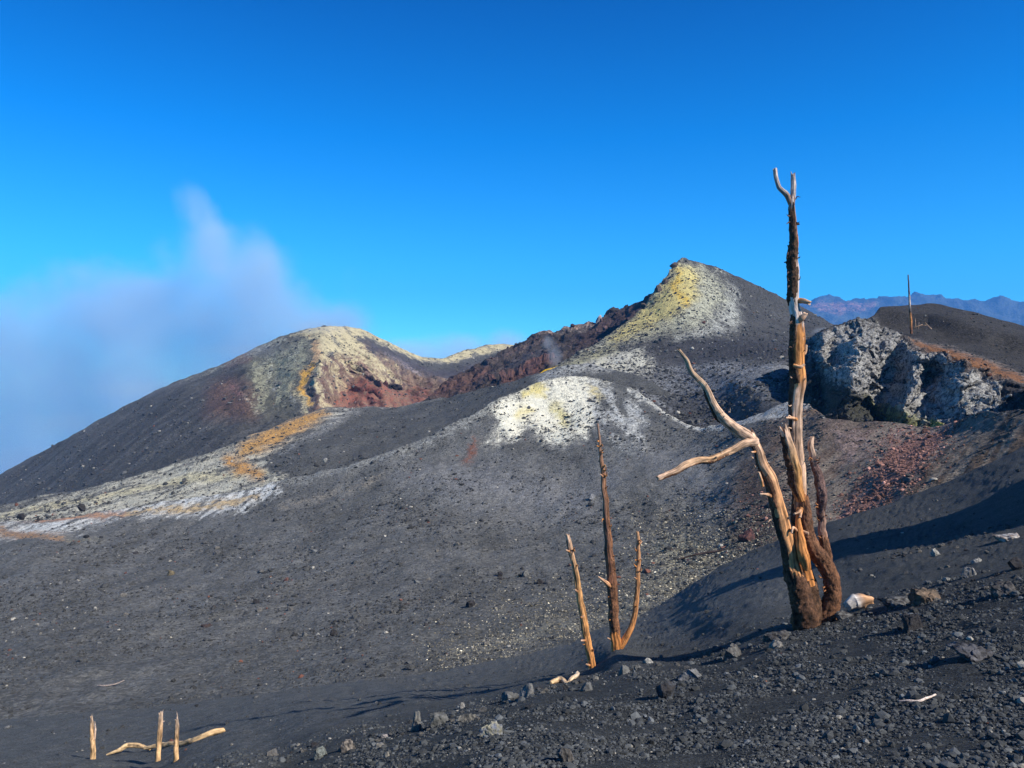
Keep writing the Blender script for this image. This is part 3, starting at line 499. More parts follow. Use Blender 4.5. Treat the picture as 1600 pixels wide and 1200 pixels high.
def ico(sub):
    bm = bmesh.new(); bmesh.ops.create_icosphere(bm, subdivisions=sub, radius=1); bm.verts.ensure_lookup_table()
    v = np.array([q.co[:] for q in bm.verts]); f = np.array([[q.index for q in fc.verts] for fc in bm.faces]); bm.free(); return v, f
ICO1 = ico(1); ICO2 = ico(2)
rs = np.random.default_rng(11)
def stones(name, pos, size, tone, mat, sub=1, flat=0.75, sink=0.2):
    T, Fc = ICO1 if sub == 1 else ICO2; n = len(pos); k = len(T)
    J = 1 + rs.normal(size=(n, k)) * 0.17
    sc = rs.uniform(0.65, 1.25, (n, 3)) * np.array([1, 1, flat]) * size[:, None]
    q = rs.normal(size=(n, 4)); q /= np.linalg.norm(q, axis=1)[:, None]; w_, x, y, z = q.T
    R = np.stack([np.stack([1 - 2 * (y * y + z * z), 2 * (x * y - z * w_), 2 * (x * z + y * w_)], -1), np.stack([2 * (x * y + z * w_), 1 - 2 * (x * x + z * z), 2 * (y * z - x * w_)], -1), np.stack([2 * (x * z - y * w_), 2 * (y * z + x * w_), 1 - 2 * (x * x + y * y)], -1)], 1)
    V = T[None] * J[:, :, None]
    V = np.einsum('nij,nkj->nki', R, V) * sc[:, None, :] + pos[:, None, :]
    V[:, :, 2] += (size * (flat * 0.5 - sink))[:, None]
    faces = (Fc[None] + (np.arange(n) * k)[:, None, None]).reshape(-1, 3)
    me = fast_mesh(name, V.reshape(-1, 3), faces, smooth=False)
    tn = np.repeat(tone, k, 0); add_attr(me, 'tone', np.c_[tn, np.ones(len(tn))], 'COLOR')
    return link(name, me, mat)
def tones(n, light=0.05, base=(0.052, 0.053, 0.053), red=0.012):
    t = np.array(base)[None] * np.exp(rs.normal(size=(n, 1)) * 0.35)
    u = rs.uniform(size=n); t[u < light] = np.array([0.30, 0.28, 0.24]) * rs.uniform(0.5, 1.2, (int((u < light).sum()), 1))
    s = (u > 1 - red); t[s] = np.array([0.16, 0.07, 0.05]) * rs.uniform(0.6, 1.2, (int(s.sum()), 1)); return t
def scatter(layer, n, x0, x1, pw=1.0, top=0.0, bot=1.0, keep=None):
    Lr = LAYERS[layer]; px = rs.uniform(x0, x1, n); cy, by = interp(Lr.crest, px), interp(Lr.bottom, px)
    py = cy + (by - cy) * (top + (bot - top) * rs.uniform(size=n) ** pw)
    if keep is not None: k = keep(px, py); px, py = px[k], py[k]
    return px, py, Lr.surf(px, py)
mat_stone = simple_mat('loose_cinder', size=0.08)
mat_pebble = simple_mat('gravel_grain', size=0.006, var=0.7)

def clump(p, size, lo):      # stones gather in drifts
    n = fbm(p, size, 4, seed=4.4); return rs.uniform(size=len(p)) < np.clip(0.5 + n * 0.9 + lo, 0.03, 1)

# cinder bowl
px, py, P = scatter('cinder_bowl', 80000, -250, 1750)
inb = (poly_dist(px, py, [(1290, 640), (1480, 660), (1800, 630), (1800, 820), (1250, 860)]) < 0) | (rs.uniform(size=len(px)) < 0.12)
inb &= (poly_dist(px, py, [(-300, 790), (350, 740), (450, 750), (300, 815), (100, 850), (-300, 900)]) < 0) | (rs.uniform(size=len(px)) < 0.3)
far = np.clip((P[:, 1] - 15) / 30, 0.25, 1)
k = clump(P, 9.0, 0.0) & inb & (rs.uniform(size=len(px)) < far)
P1 = P[k]; size = 0.055 * np.exp(rs.normal(size=len(P1)) * 0.5) * (P1[:, 1] / 55) ** 0.6; size = np.clip(size, 0.02, 0.30)
o = stones('scattered_cinder', P1, size, tones(len(P1), 0.025), mat_stone); set_props(o, 'loose dark cinders strewn over the near bowl and dome', 'stones', kind='stuff')
# red gravel chute
px, py, P = scatter('cinder_bowl', 30000, 1130, 1520, keep=lambda x, y: (poly_dist(x, y, [(1385, 672), (1450, 672), (1490, 668), (1470, 700), (1425, 760), (1385, 800), (1300, 835), (1335, 770), (1365, 720)]) + rs.normal(size=len(x)) * 16 > 4) | ((poly_dist(x, y, [(1150, 760), (1200, 740), (1230, 800), (1200, 860), (1150, 860)]) + rs.normal(size=len(x)) * 20 > 10) & (rs.uniform(size=len(x)) < 0.15)))
size = np.clip(0.032 * np.exp(rs.normal(size=len(P)) * 0.65), 0.012, 0.3); tn = np.array([[0.18, 0.095, 0.075]]) * np.exp(rs.normal(size=(len(P), 1)) * 0.45)
o = stones('red_scoria', P, size, tn, mat_stone); set_props(o, 'reddish scoria gravel spilling down the brown inner slope', 'gravel', kind='stuff')
# pale gravel at the bowl floor
px, py, P = scatter('cinder_bowl', 90000, 640, 1240, keep=lambda x, y: (poly_dist(x, y, [(690, 1012), (800, 975), (900, 940), (1000, 900), (1010, 840), (1060, 820), (1130, 845), (1215, 840), (1100, 925), (1000, 980), (900, 1015), (700, 1050)]) + rs.normal(size=len(x)) * 32 > 0))
size = np.clip(0.024 * np.exp(rs.normal(size=len(P)) * 0.45) * (P[:, 1] / 40), 0.012, 0.16); tn = np.array([[0.19, 0.17, 0.125]]) * np.exp(rs.normal(size=(len(P), 1)) * 0.6)
o = stones('pale_gravel', P, size, tn, mat_stone); set_props(o, 'pale yellowish gravel on the floor of the near bowl', 'gravel', kind='stuff')
# other hills
for lay, n, x0, x1, s0, nm, lab in (('middle_ridge', 9000, -200, 960, 0.10, 'ridge_cinder', 'dark cinders on the middle ridge beside the orange crust'),
                                    ('right_cone', 15000, 860, 1330, 0.13, 'cone_cinder', 'dark cinders over the flank of the right cone'),
                                    ('crater_cone', 7000, -100, 780, 0.20, 'crater_cinder', 'sparse blocks over the large left cone'),
                                    ('red_rim', 2500, 680, 1050, 0.22, 'rim_cinder', 'broken lava blocks along the red rim'),
                                    ('pale_cliff', 3000, 1250, 1650, 0.07, 'cliff_rubble', 'rubble on the pale cliff and the slope above it')):
    px, py, P = scatter(lay, n, x0, x1); k = clump(P, 12.0, 0.1); P = P[k]
    size = np.clip(s0 * np.exp(rs.normal(size=len(P)) * 0.5), 0.04, s0 * 4)
    tn = tones(len(P), 0.05) if lay != 'red_rim' else np.array([[0.07, 0.045, 0.045]]) * np.exp(rs.normal(size=(len(P), 1)) * 0.4)
    o = stones(nm, P, size, tn, mat_stone); set_props(o, lab, 'stones', kind='stuff')
# gravel close to the camera
px = rs.uniform(250, 2500, 300000); py = rs.uniform(900, 1400, 300000)
PA = LAYERS['near_slope'].surf(px, py); d = PA[:, 1]
k = (d < 11.5) & (rs.uniform(size=len(d)) < np.clip((d / 3.6) ** 0.8, 0, 1) * np.clip((12 - d) / 3, 0, 1)) & (rs.uniform(size=len(d)) < np.clip(0.75 + fbm(PA, 0.8, 4, seed=2.2) * 1.6, 0.06, 1))
PA = PA[k]; size = np.clip(0.0058 * np.exp(rs.normal(size=len(PA)) * 0.62) * (PA[:, 1] / 4.5) ** 0.5, 0.004, 0.045)
o = stones('near_gravel', PA, size, tones(len(PA), 0.012, (0.055, 0.059, 0.061), 0.0), mat_pebble); set_props(o, 'coarse black lapilli gravel covering the near slope', 'gravel', kind='stuff')
px = rs.uniform(-100, 1750, 9000); py = rs.uniform(700, 1200, 9000); k = py > interp(A_crest, px) + 3; px, py = px[k], py[k]
P = LAYERS['near_slope'].surf(px, py); k = clump(P, 2.5, -0.1); P = P[k]
size = np.clip(0.012 * np.exp(rs.normal(size=len(P)) * 0.55) * (P[:, 1] / 10), 0.006, 0.09)
o = stones('slope_pebbles', P, size, tones(len(P), 0.04), mat_stone); set_props(o, 'small pebbles dotting the smooth slope beyond the gravel crest', 'stones', kind='stuff')

# ------------------------------------------------------------------ single rocks
mat_rock = simple_mat('clinker', size=0.07, bump=0.8, var=1.0)
ICO5 = ico(5); ICO3 = ico(3)
def rock_mesh(seed, size, tone, tone2=None, sub=5, craggy=0.35):
    """a clinkery lava block, size = (width, depth, height) in metres, base at z = 0"""
    T, Fc = ICO5 if sub == 5 else ICO3; r_ = np.random.default_rng(seed); p = T.copy()
    for _ in range(15):                                   # broken faces
        n = r_.normal(size=3); n /= np.linalg.norm(n); c = r_.uniform(0.42, 0.85); dd = p @ n; p -= np.outer(np.maximum(dd - c, 0), n) * 0.95
    o_ = r_.uniform(0, 50, 3)
    p *= (1 + craggy * 0.30 * fbm(T + o_, 0.5, 5, gain=0.65, ridged=True) + craggy * 0.35 * fbm(T + o_, 0.9, 3))[:, None]
    p *= (np.array(size) / 2 / np.abs(p).max(0))[None]; p[:, 2] += size[2] * 0.28
    me = fast_mesh('rock', p, Fc, smooth=False if sub == 3 else True)
    t1 = np.array(tone); t2 = np.array(tone2 if tone2 is not None else t1 * 0.55)
    f = np.clip(0.5 + fbm(T + o_, 0.4, 4, seed=6.0) * 1.3, 0, 1)[:, None]
    add_attr(me, 'tone', np.c_[t1 * (1 - f) + t2 * f, np.ones(len(p))], 'COLOR'); return me
def place_rock(px, py, wpx, hpx, tone, label, tone2=None, layer='near_slope', cat='rock', group=None, name='lava_rock', sub=5, craggy=0.35, sink=0.0, deep=0.8):
    p = LAYERS[layer].surf([px], [py])[0]; m_ = p[1] / F
    seed = int(px * 31 + py)
    me = rock_mesh(seed, (wpx * m_ * 0.9, wpx * m_ * deep, hpx * m_ * 1.45), tone, tone2, sub, craggy)
    o = link(name, me, mat_rock); o.location = (p[0], p[1], p[2] - sink * m_ - 0.30 * hpx * m_); set_props(o, label, cat, group); return o
DK, GR, LT, TN = (0.035, 0.033, 0.034), (0.13, 0.13, 0.125), (0.33, 0.32, 0.29), (0.24, 0.2, 0.15)
ROCKS = [
    (1405, 944, 74, 26, DK, 'low black lava ledge with a grey top edge beside the bleached wood chunk', GR),
    (1450, 940, 66, 34, (0.17, 0.12, 0.085), 'rough tan-brown lava block sitting on the black ledge right of the big tree', (0.06, 0.05, 0.04)),
    (1428, 982, 40, 32, (0.045, 0.043, 0.045), 'round black boulder on gravel below the tan-brown ledge block', DK),
    (1530, 1026, 92, 27, (0.10, 0.10, 0.11), 'wide low grey clinker mound with dark hollow in the lower right gravel', DK),
    (1572, 928, 54, 34, (0.09, 0.085, 0.08), 'large dark boulder near the right edge, grey on its right side', DK),
    (1590, 895, 30, 22, DK, 'jet black rock at the right edge above the large dark boulder', DK),
    (1515, 905, 30, 20, (0.22, 0.21, 0.2), 'pale grey knobbly rock on the smooth slope above the dark boulders', GR),
    (1480, 906, 16, 8, LT, 'small whitish flat stone left of the pale knobbly rock', GR),
    (1572, 842, 46, 18, (0.40, 0.38, 0.36), 'whitish crusted rock at the lower edge of the large shadow', (0.2, 0.16, 0.14)),
    (1462, 868, 20, 12, GR, 'small tan rock below the lower edge of the large shadow', LT),
    (1527, 876, 20, 9, (0.3, 0.29, 0.27), 'thin pale stone between the shadow and the knobbly rock', GR),
    (1040, 1092, 36, 32, (0.05, 0.055, 0.065), 'blocky blue-black rock casting a long shadow in the centre foreground', DK),
    (1078, 1062, 46, 24, (0.17, 0.17, 0.18), 'pale grey clinker pile above the blue-black rock', GR),
    (1145, 1028, 42, 26, (0.09, 0.085, 0.08), 'dark clinker lump on the gravel crest left of the tree foot', GR),
    (1210, 1000, 56, 20, (0.09, 0.088, 0.085), 'flat grey-black clinker heap at the foot of the big tree', DK),
    (1212, 1012, 26, 14, (0.26, 0.24, 0.21), 'small tan stone in front of the clinker heap by the big tree', GR),
    (1318, 968, 36, 14, GR, 'grey crumbly rock lying between the big tree and the wood chunk', DK),
    (650, 1140, 22, 38, (0.16, 0.15, 0.13), 'upright tan-grey rock pillar on the gravel crest', GR),
    (686, 1134, 36, 26, (0.08, 0.082, 0.075), 'speckled dark clump right of the upright rock pillar', GR),
    (722, 1110, 13, 14, (0.28, 0.27, 0.26), 'small upright pale stone on the crest above the speckled clump', GR),
    (731, 1128, 34, 18, (0.2, 0.185, 0.155), 'tan-grey block right of the speckled clump', (0.07, 0.07, 0.07)),
    (766, 1158, 44, 28, (0.15, 0.165, 0.20), 'bluish rounded stone in gravel below the crest rocks', (0.3, 0.28, 0.2)),
    (795, 1100, 38, 18, (0.09, 0.09, 0.088), 'low grey-black clinker beside the taller crest block', GR),
    (826, 1096, 34, 28, (0.17, 0.16, 0.145), 'tall grey crest block left of the bone-shaped wood', GR),
    (886, 1200, 40, 40, (0.12, 0.11, 0.10), 'rough brown-grey rock cut off by the bottom edge of the photo', (0.05, 0.045, 0.04)),
    (886, 1087, 20, 15, (0.06, 0.06, 0.06), 'small dark pyramid-shaped stone below the bone-shaped wood', DK),
    (917, 1087, 21, 18, (0.18, 0.18, 0.17), 'cube-like grey block with a dark left side under the thin slanting trunk', (0.1, 0.1, 0.1)),
    (932, 1066, 14, 12, (0.22, 0.21, 0.19), 'small tan stone at the foot of the thin slanting trunk', GR),
    (975, 1058, 22, 20, GR, 'grey stone leaning right of the thin slanting trunk', GR),
    (996, 1050, 18, 12, GR, 'flat-topped grey stone on the crest below the forked sapling', GR),
    (1012, 1036, 20, 8, LT, 'thin pale rock on the crest line right of the forked sapling', GR),
    (545, 1168, 30, 20, (0.22, 0.19, 0.16), 'pinkish tan block with dark left side low on the crest', DK),
    (503, 1180, 32, 26, (0.16, 0.18, 0.17), 'greenish grey speckled rock near the lower end of the crest', (0.08, 0.08, 0.07)),
    (592, 1162, 22, 10, (0.22, 0.2, 0.17), 'low tan stone right of the pinkish block', GR),
    (602, 1148, 14, 8, (0.35, 0.3, 0.28), 'small pinkish white stone on the crest left of the rock pillar', GR),
    (425, 1182, 26, 16, (0.12, 0.11, 0.1), 'brown-grey slab at the lowest end of the crest', GR),
    (605, 1186, 16, 10, (0.24, 0.22, 0.18), 'single tan pebble alone in the gravel near the bottom', GR),
    (1480, 1012, 10, 8, GR, 'tiny grey stone left of the clinker mound', GR),
    (1170, 846, 34, 22, (0.12, 0.055, 0.05), 'purplish red boulder at the right end of the long dark branch', (0.05, 0.03, 0.03)),
]
for (x, y, w_, h_, t1, lab, t2) in ROCKS:
    place_rock(x, y, w_, h_, t1, lab, t2, layer='cinder_bowl' if y == 846 else 'near_slope', craggy=0.8 if w_ > 40 else 0.45)
FAR = [
    (128, 788, 15, 9, DK, 'dark boulder perched on the pale striped band at far left', 'cinder_bowl'),
    (32, 806, 14, 8, DK, 'dark stone at the left edge on the orange stripe', 'cinder_bowl'),
    (60, 807, 10, 6, DK, 'smaller dark stone right of the stone on the orange stripe', 'cinder_bowl'),
    (266, 895, 14, 10, (0.16, 0.13, 0.08), 'yellow-brown stone on the dark bowl floor at left', 'cinder_bowl'),
    (323, 980, 22, 7, (0.07, 0.05, 0.045), 'flat brown rock on the dark bowl floor', 'cinder_bowl'),
    (520, 981, 18, 11, DK, 'black angular rock beside a pale stone on the bowl floor', 'cinder_bowl'),
    (477, 983, 12, 9, GR, 'grey stone left of the black angular rock', 'cinder_bowl'),
    (497, 980, 8, 5, LT, 'white pebble between grey stone and black angular rock', 'cinder_bowl'),
    (735, 950, 18, 14, DK, 'black rounded rock left of the thin slanting trunk on the bowl', 'cinder_bowl'),
    (780, 902, 12, 9, DK, 'middle stone of the dark row on the bowl', 'cinder_bowl'),
    (822, 903, 16, 11, GR, 'grey stone at the right end of the dark row on the bowl', 'cinder_bowl'),
    (844, 915, 14, 10, DK, 'black stone just left of the tip of the thin slanting trunk', 'cinder_bowl'),
    (925, 782, 12, 10, (0.25, 0.25, 0.25), 'pale grey boulder on the slope left of the tall sapling', 'cinder_bowl'),
    (400, 944, 12, 9, DK, 'dark rock in the middle of the bowl floor', 'cinder_bowl'),
    (448, 908, 10, 7, (0.15, 0.08, 0.07), 'reddish stone on the bowl above the middle floor', 'cinder_bowl'),
    (508, 722, 8, 6, LT, 'pale stone on the ridge line of the bowl', 'cinder_bowl'),
    (612, 600, 46, 15, (0.04, 0.032, 0.033), 'black lava outcrop in the red crater wall', 'crater_cone'),
    (604, 605, 14, 14, (0.09, 0.04, 0.04), 'dark red crag under the black lava outcrop', 'crater_cone'),
    (1444, 672, 14, 8, (0.1, 0.055, 0.045), 'dark red block at the top of the red gravel chute', 'cinder_bowl'),
]
for (x, y, w_, h_, t1, lab, lay) in FAR:
    place_rock(x, y + h_ * 0.25, w_, h_, t1, lab, None, layer=lay, craggy=1.3 if lay == 'crater_cone' else 0.35, name='lava_rock' if 'crag' not in lab and 'outcrop' not in lab else 'lava_outcrop')
for (x, y, w_, h_, lab) in ((1054, 416, 20, 9, 'rounded black crag crowning the summit of the yellow cone'), (1040, 442, 9, 8, 'small dark tooth of rock just under the summit crag'),
                            (1029, 456, 13, 12, 'tall dark rock tooth on the left skyline of the yellow cone'), (1006, 476, 12, 6, 'lowest dark rock on the left skyline of the yellow cone')):
    place_rock(x, y, w_, h_, (0.055, 0.045, 0.042), lab, (0.10, 0.075, 0.06), layer='right_cone', name='rock_tooth', craggy=0.3)
place_rock(937, 503, 16, 18, (0.36, 0.33, 0.31), 'pale spire of rock on the skyline of the red rim', (0.25, 0.2, 0.2), layer='red_rim', name='rock_tooth')
# lava teeth along the inside of the red rim
TEETH = ['third from left', 'fourth from left', 'fifth from left', 'sixth from left', 'fourth from right', 'third from right', 'second from right', 'rightmost', 'second from left', 'leftmost']
for i, (x, y, w_, h_) in enumerate(((790, 600, 16, 16), (800, 596, 16, 20), (812, 592, 16, 20), (824, 588, 15, 22), (835, 582, 15, 20), (845, 577, 14, 22), (856, 572, 13, 20), (866, 570, 10, 15), (776, 604, 14, 12), (765, 600, 14, 10))):
    place_rock(x, y, w_, h_, (0.11, 0.06, 0.052), 'reddish brown lava tooth, %s in the row behind the white dome' % TEETH[i], (0.06, 0.035, 0.035), layer='red_rim', group='row of red lava teeth behind the dome', name='lava_tooth', sub=5, craggy=0.5)
# medium stones: on the gravel, and on the far bowl
rock_lib = [rock_mesh(900 + i, (1, 0.8, 0.7), t, None, 3) for i, t in enumerate([(0.06, 0.06, 0.062), (0.10, 0.10, 0.10), (0.15, 0.14, 0.125), (0.05, 0.045, 0.045)])]
for m_ in rock_lib: m_.materials.append(mat_rock)
MARKS = [(1430, 940, 'the tan-brown ledge block'), (1428, 975, 'the round black boulder'), (1530, 1015, 'the wide clinker mound'), (1572, 915, 'the large dark boulder at right'), (1515, 897, 'the pale knobbly rock'),
         (1568, 808, 'the whitish crusted rock'), (1462, 864, 'the small tan rock under the shadow'), (1040, 1082, 'the blue-black rock'), (1078, 1055, 'the pale grey clinker pile'), (1145, 1020, 'the dark crest lump'),
         (1210, 995, 'the clinker heap by the tree'), (650, 1130, 'the upright rock pillar'), (731, 1122, 'the tan-grey crest block'), (766, 1150, 'the bluish rounded stone'), (826, 1088, 'the tall grey crest block'),
         (917, 1082, 'the cube-like block'), (975, 1052, 'the forked sapling foot'), (545, 1162, 'the pinkish tan block'), (503, 1172, 'the greenish grey rock'), (880, 1068, 'the bone-shaped wood'), (1340, 950, 'the white wood chunk'),
         (323, 978, 'the flat brown rock'), (520, 978, 'the black angular rock'), (735, 948, 'the black rounded rock'), (830, 905, 'the dark stone row'), (400, 942, 'the dark rock in mid floor'), (266, 892, 'the yellow-brown stone'), (448, 906, 'the reddish stone'),
         (925, 780, 'the pale grey boulder'), (895, 840, 'the slanting trunk tip'), (245, 1120, 'the stump pair')]
SEEN = {}; ORD = ['nearest', 'second nearest', 'third nearest', 'fourth nearest', 'fifth nearest', 'sixth nearest', 'seventh nearest', 'eighth nearest', 'ninth nearest', 'tenth nearest', 'eleventh nearest', 'twelfth nearest']
def spread_rocks(layer, spots, lab, group, smin, smax):
    spots = sorted(((min((math.hypot(x - m[0], y - m[1]), i) for i, m in enumerate(MARKS)), x, y) for x, y in spots))
    P = LAYERS[layer].surf([s[1] for s in spots], [s[2] for s in spots])
    for p, ((dist, mi), x, y) in zip(P, spots):
        kind_ = int(rs.integers(4)); tone_w = ('charcoal', 'mid-grey', 'pale grey-brown', 'black')[kind_]; mx_, my_, phr = MARKS[mi]
        side = 'left of' if x < mx_ - abs(y - my_) else 'right of' if x > mx_ + abs(y - my_) else 'above' if y < my_ else 'below'
        r_ = SEEN.get((kind_, side, phr), 0); SEEN[(kind_, side, phr)] = r_ + 1
        lab = '%s loose stone, %s one %s %s' % (tone_w, ORD[min(r_, 11)], side, phr)
        o = bpy.data.objects.new('stone', rock_lib[kind_]); COL.objects.link(o); s = rs.uniform(smin, smax) * p[1] / F
        o.scale = (s, s, s); o.location = (p[0], p[1], p[2] - 0.16 * s); o.rotation_euler = (rs.uniform(-.3, .3), rs.uniform(-.3, .3), rs.uniform(0, 6.28)); set_props(o, lab, 'stone', group)
def along(line, n, j):
    L = np.array(line, float); x = rs.uniform(L[0, 0], L[-1, 0], n); return list(zip(x, np.interp(x, L[:, 0], L[:, 1]) + rs.normal(size=n) * j + 3))
spread_rocks('near_slope', along([(430, 1186), (640, 1138), (850, 1086), (1000, 1050), (1200, 1000)], 70, 6), 'small grey clinker stone along the crest of the near gravel slope', 'small stones along the near crest', 6, 17)
spread_rocks('near_slope', along([(1340, 965), (1420, 950), (1600, 900)], 26, 12), 'small dark stone among the boulders right of the big tree', 'small stones among the right boulders', 6, 15)
spread_rocks('near_slope', along([(1330, 888), (1440, 858), (1540, 828), (1600, 810)], 40, 4), 'small pale stone in the line under the large shadow', 'stones lining the large shadow', 4, 11)
spread_rocks('near_slope', [(rs.uniform(1330, 1600), 0) for _ in range(0)] + [(x, y) for x, y in zip(rs.uniform(1330, 1600, 24), rs.uniform(850, 930, 24)) if y > 935 - (x - 1330) * 0.16 - 60], 'small grey stone on the streaked slope above the right boulders', 'stones on the streaked slope', 5, 13)
spread_rocks('cinder_bowl', list(zip(rs.uniform(180, 1000, 60), rs.uniform(830, 1030, 60))), 'dark block lying loose on the dark bowl floor', 'blocks on the bowl floor', 7, 14)

# ------------------------------------------------------------------ dead wood
mw = bpy.data.materials.new('weathered_wood'); mw.use_nodes = True
def wood_nodes(m, rough, bump, kx, dark, var):
    t = m.node_tree; N = t.nodes; L = t.links; b = N['Principled BSDF']; b.inputs['Roughness'].default_value = rough; b.inputs['Specular IOR Level'].default_value = 0.3
    a_ = N.new('ShaderNodeAttribute'); a_.attribute_name = 'tone'; g_ = N.new('ShaderNodeAttribute'); g_.attribute_name = 'grain'
    n = N.new('ShaderNodeTexNoise'); n.inputs['Scale'].default_value = kx; n.inputs['Detail'].default_value = 8; n.inputs['Roughness'].default_value = 0.7; L.new(g_.outputs['Vector'], n.inputs['Vector'])
    n2 = N.new('ShaderNodeTexNoise'); n2.inputs['Scale'].default_value = 9; n2.inputs['Detail'].default_value = 5; tc = N.new('ShaderNodeTexCoord'); L.new(tc.outputs['Object'], n2.inputs['Vector'])
    mr = N.new('ShaderNodeMapRange'); mr.inputs[1].default_value = 0.3; mr.inputs[2].default_value = 0.72; mr.inputs[3].default_value = 1 + var; mr.inputs[4].default_value = 1 - var; L.new(n.outputs['Fac'], mr.inputs[0])
    mr2 = N.new('ShaderNodeMapRange'); mr2.inputs[1].default_value = 0.3; mr2.inputs[2].default_value = 0.7; mr2.inputs[3].default_value = 1 - var * 0.6; mr2.inputs[4].default_value = 1 + var * 0.5; L.new(n2.outputs['Fac'], mr2.inputs[0])
    k = N.new('ShaderNodeMath'); k.operation = 'MULTIPLY'; L.new(mr.outputs[0], k.inputs[0]); L.new(mr2.outputs[0], k.inputs[1])
    v = N.new('ShaderNodeVectorMath'); v.operation = 'SCALE'; L.new(a_.outputs['Color'], v.inputs[0]); L.new(k.outputs[0], v.inputs['Scale']); L.new(v.outputs[0], b.inputs['Base Color'])
    bp = N.new('ShaderNodeBump'); bp.inputs['Strength'].default_value = bump; bp.inputs['Distance'].default_value = 0.03; L.new(n.outputs['Fac'], bp.inputs['Height']); L.new(bp.outputs[0], b.inputs['Normal'])
wood_nodes(mw, 0.8, 0.7, 26, 0, 0.55)
mbk = bpy.data.materials.new('bark_and_shade'); mbk.use_nodes = True; wood_nodes(mbk, 0.95, 1.0, 60, 0, 0.7)

def sweep(pts, seed, tones_, kink=0.10, seg=36, step=0.13, root=(0, 0, 0), jag=0.6, twist=0.0):
    """pts: world points with radius; returns grid data of a limb, in coordinates of its tree"""
    P = np.array([p[:3] for p in pts], float) - np.array(root); R = np.array([p[3] for p in pts], float)
    L = np.r_[0, np.cumsum(np.linalg.norm(np.diff(P, axis=0), axis=1))]
    n = max(6, int(L[-1] / (R.mean() * step)) + 1); n = min(n, 700); s = np.linspace(0, L[-1], n)
    def cr(a_):
        m = np.gradient(a_, L, axis=0) if len(L) > 2 else np.repeat((a_[1:] - a_[:-1]) / (L[1] - L[0]), 2, 0)
        i = np.clip(np.searchsorted(L, s, side='right') - 1, 0, len(L) - 2); h = L[i + 1] - L[i]; t = (s - L[i]) / h
        if a_.ndim > 1: t = t[:, None]; h = h[:, None]
        return (2 * t ** 3 - 3 * t ** 2 + 1) * a_[i] + (t ** 3 - 2 * t ** 2 + t) * h * m[i] + (-2 * t ** 3 + 3 * t ** 2) * a_[i + 1] + (t ** 3 - t ** 2) * h * m[i + 1]
    C = cr(P); r = np.maximum(np.interp(s, L, R), 1e-4)
    wob = np.stack([fbm(np.c_[s * 0 + seed, s * 0, s], R.mean() * 9, 3, seed=seed + k) for k in range(3)], 1) * R.mean() * kink * 3
    env = np.clip(np.minimum(s, L[-1] - s) / (R.mean() * 6), 0, 1)[:, None]; C = C + wob * env
    C = C + np.stack([fbm(np.c_[s * 0 + seed + 40, s * 0, s], R.mean() * 3.2, 2, seed=seed + k) for k in range(3)], 1) * R.mean() * 0.12 * env
    T = np.gradient(C, axis=0); T /= np.linalg.norm(T, axis=1)[:, None]
    u = np.cross(T[0], [0.3, 1, 0.1]); u /= np.linalg.norm(u); U = []
    for t in T: u = u - t * (u @ t); u /= np.linalg.norm(u); U.append(u)
    U = np.array(U); V = np.cross(T, U); a_ = np.linspace(0, 2 * np.pi, seg, endpoint=False)
    ca, sa = np.cos(a_), np.sin(a_)
    grain = np.stack([np.repeat(ca[None], n, 0) * r.mean(), np.repeat(sa[None], n, 0) * r.mean(), np.repeat(s[:, None], seg, 1) * 0.10], -1).reshape(-1, 3)
    q = np.stack([np.repeat(ca[None], n, 0), np.repeat(sa[None], n, 0), np.repeat(s[:, None] / R.mean() * 0.22, seg, 1)], -1).reshape(-1, 3)
    gq = np.stack([np.repeat(ca[None], n, 0), np.repeat(sa[None], n, 0), np.repeat(s[:, None] / R.mean() * 0.035, seg, 1)], -1).reshape(-1, 3)
    groove = fbm(gq, 0.33, 4, gain=0.65, seed=seed + 11)
    disp = 1 + 0.085 * groove + kink * 0.9 * fbm(q, 0.9, 4, seed=seed) + 0.05 * fbm(q * [1, 1, 0.3], 0.25, 3, seed=seed + 5)
    rr = r[:, None] * disp.reshape(n, seg)
    ang_n = fbm(np.stack([ca, sa, ca * 0 + seed], -1), 0.5, 3)                # splintered ends
    D = (U[:, None] * ca[None, :, None] + V[:, None] * sa[None, :, None])
    X = C[:, None] + D * rr[..., None]
    endl = R[-1] * jag * (1 + 2 * ang_n); X[-1] += T[-1] * endl[:, None]; X[-2] += T[-2] * endl[:, None] * 0.6
    tn = np.array([t[1] for t in tones_]); tt = np.array([t[0] for t in tones_])
    frac = np.repeat((s / L[-1])[:, None], seg, 1).ravel() + 0.04 * fbm(q, 0.8, 3, seed=seed + 2)
    col = np.stack([np.interp(frac, tt, tn[:, k]) for k in range(3)], -1)
    col = col * (1 + 0.75 * np.clip(groove * 1.5, -0.9, 0.25) + 0.25 * fbm(q, 0.5, 3, seed=seed + 4))[:, None]
    return dict(X=X, C=C, D=D, rr=rr, n=n, seg=seg, grain=grain, q=q, col=col, s=s / L[-1], T=T, r=r)
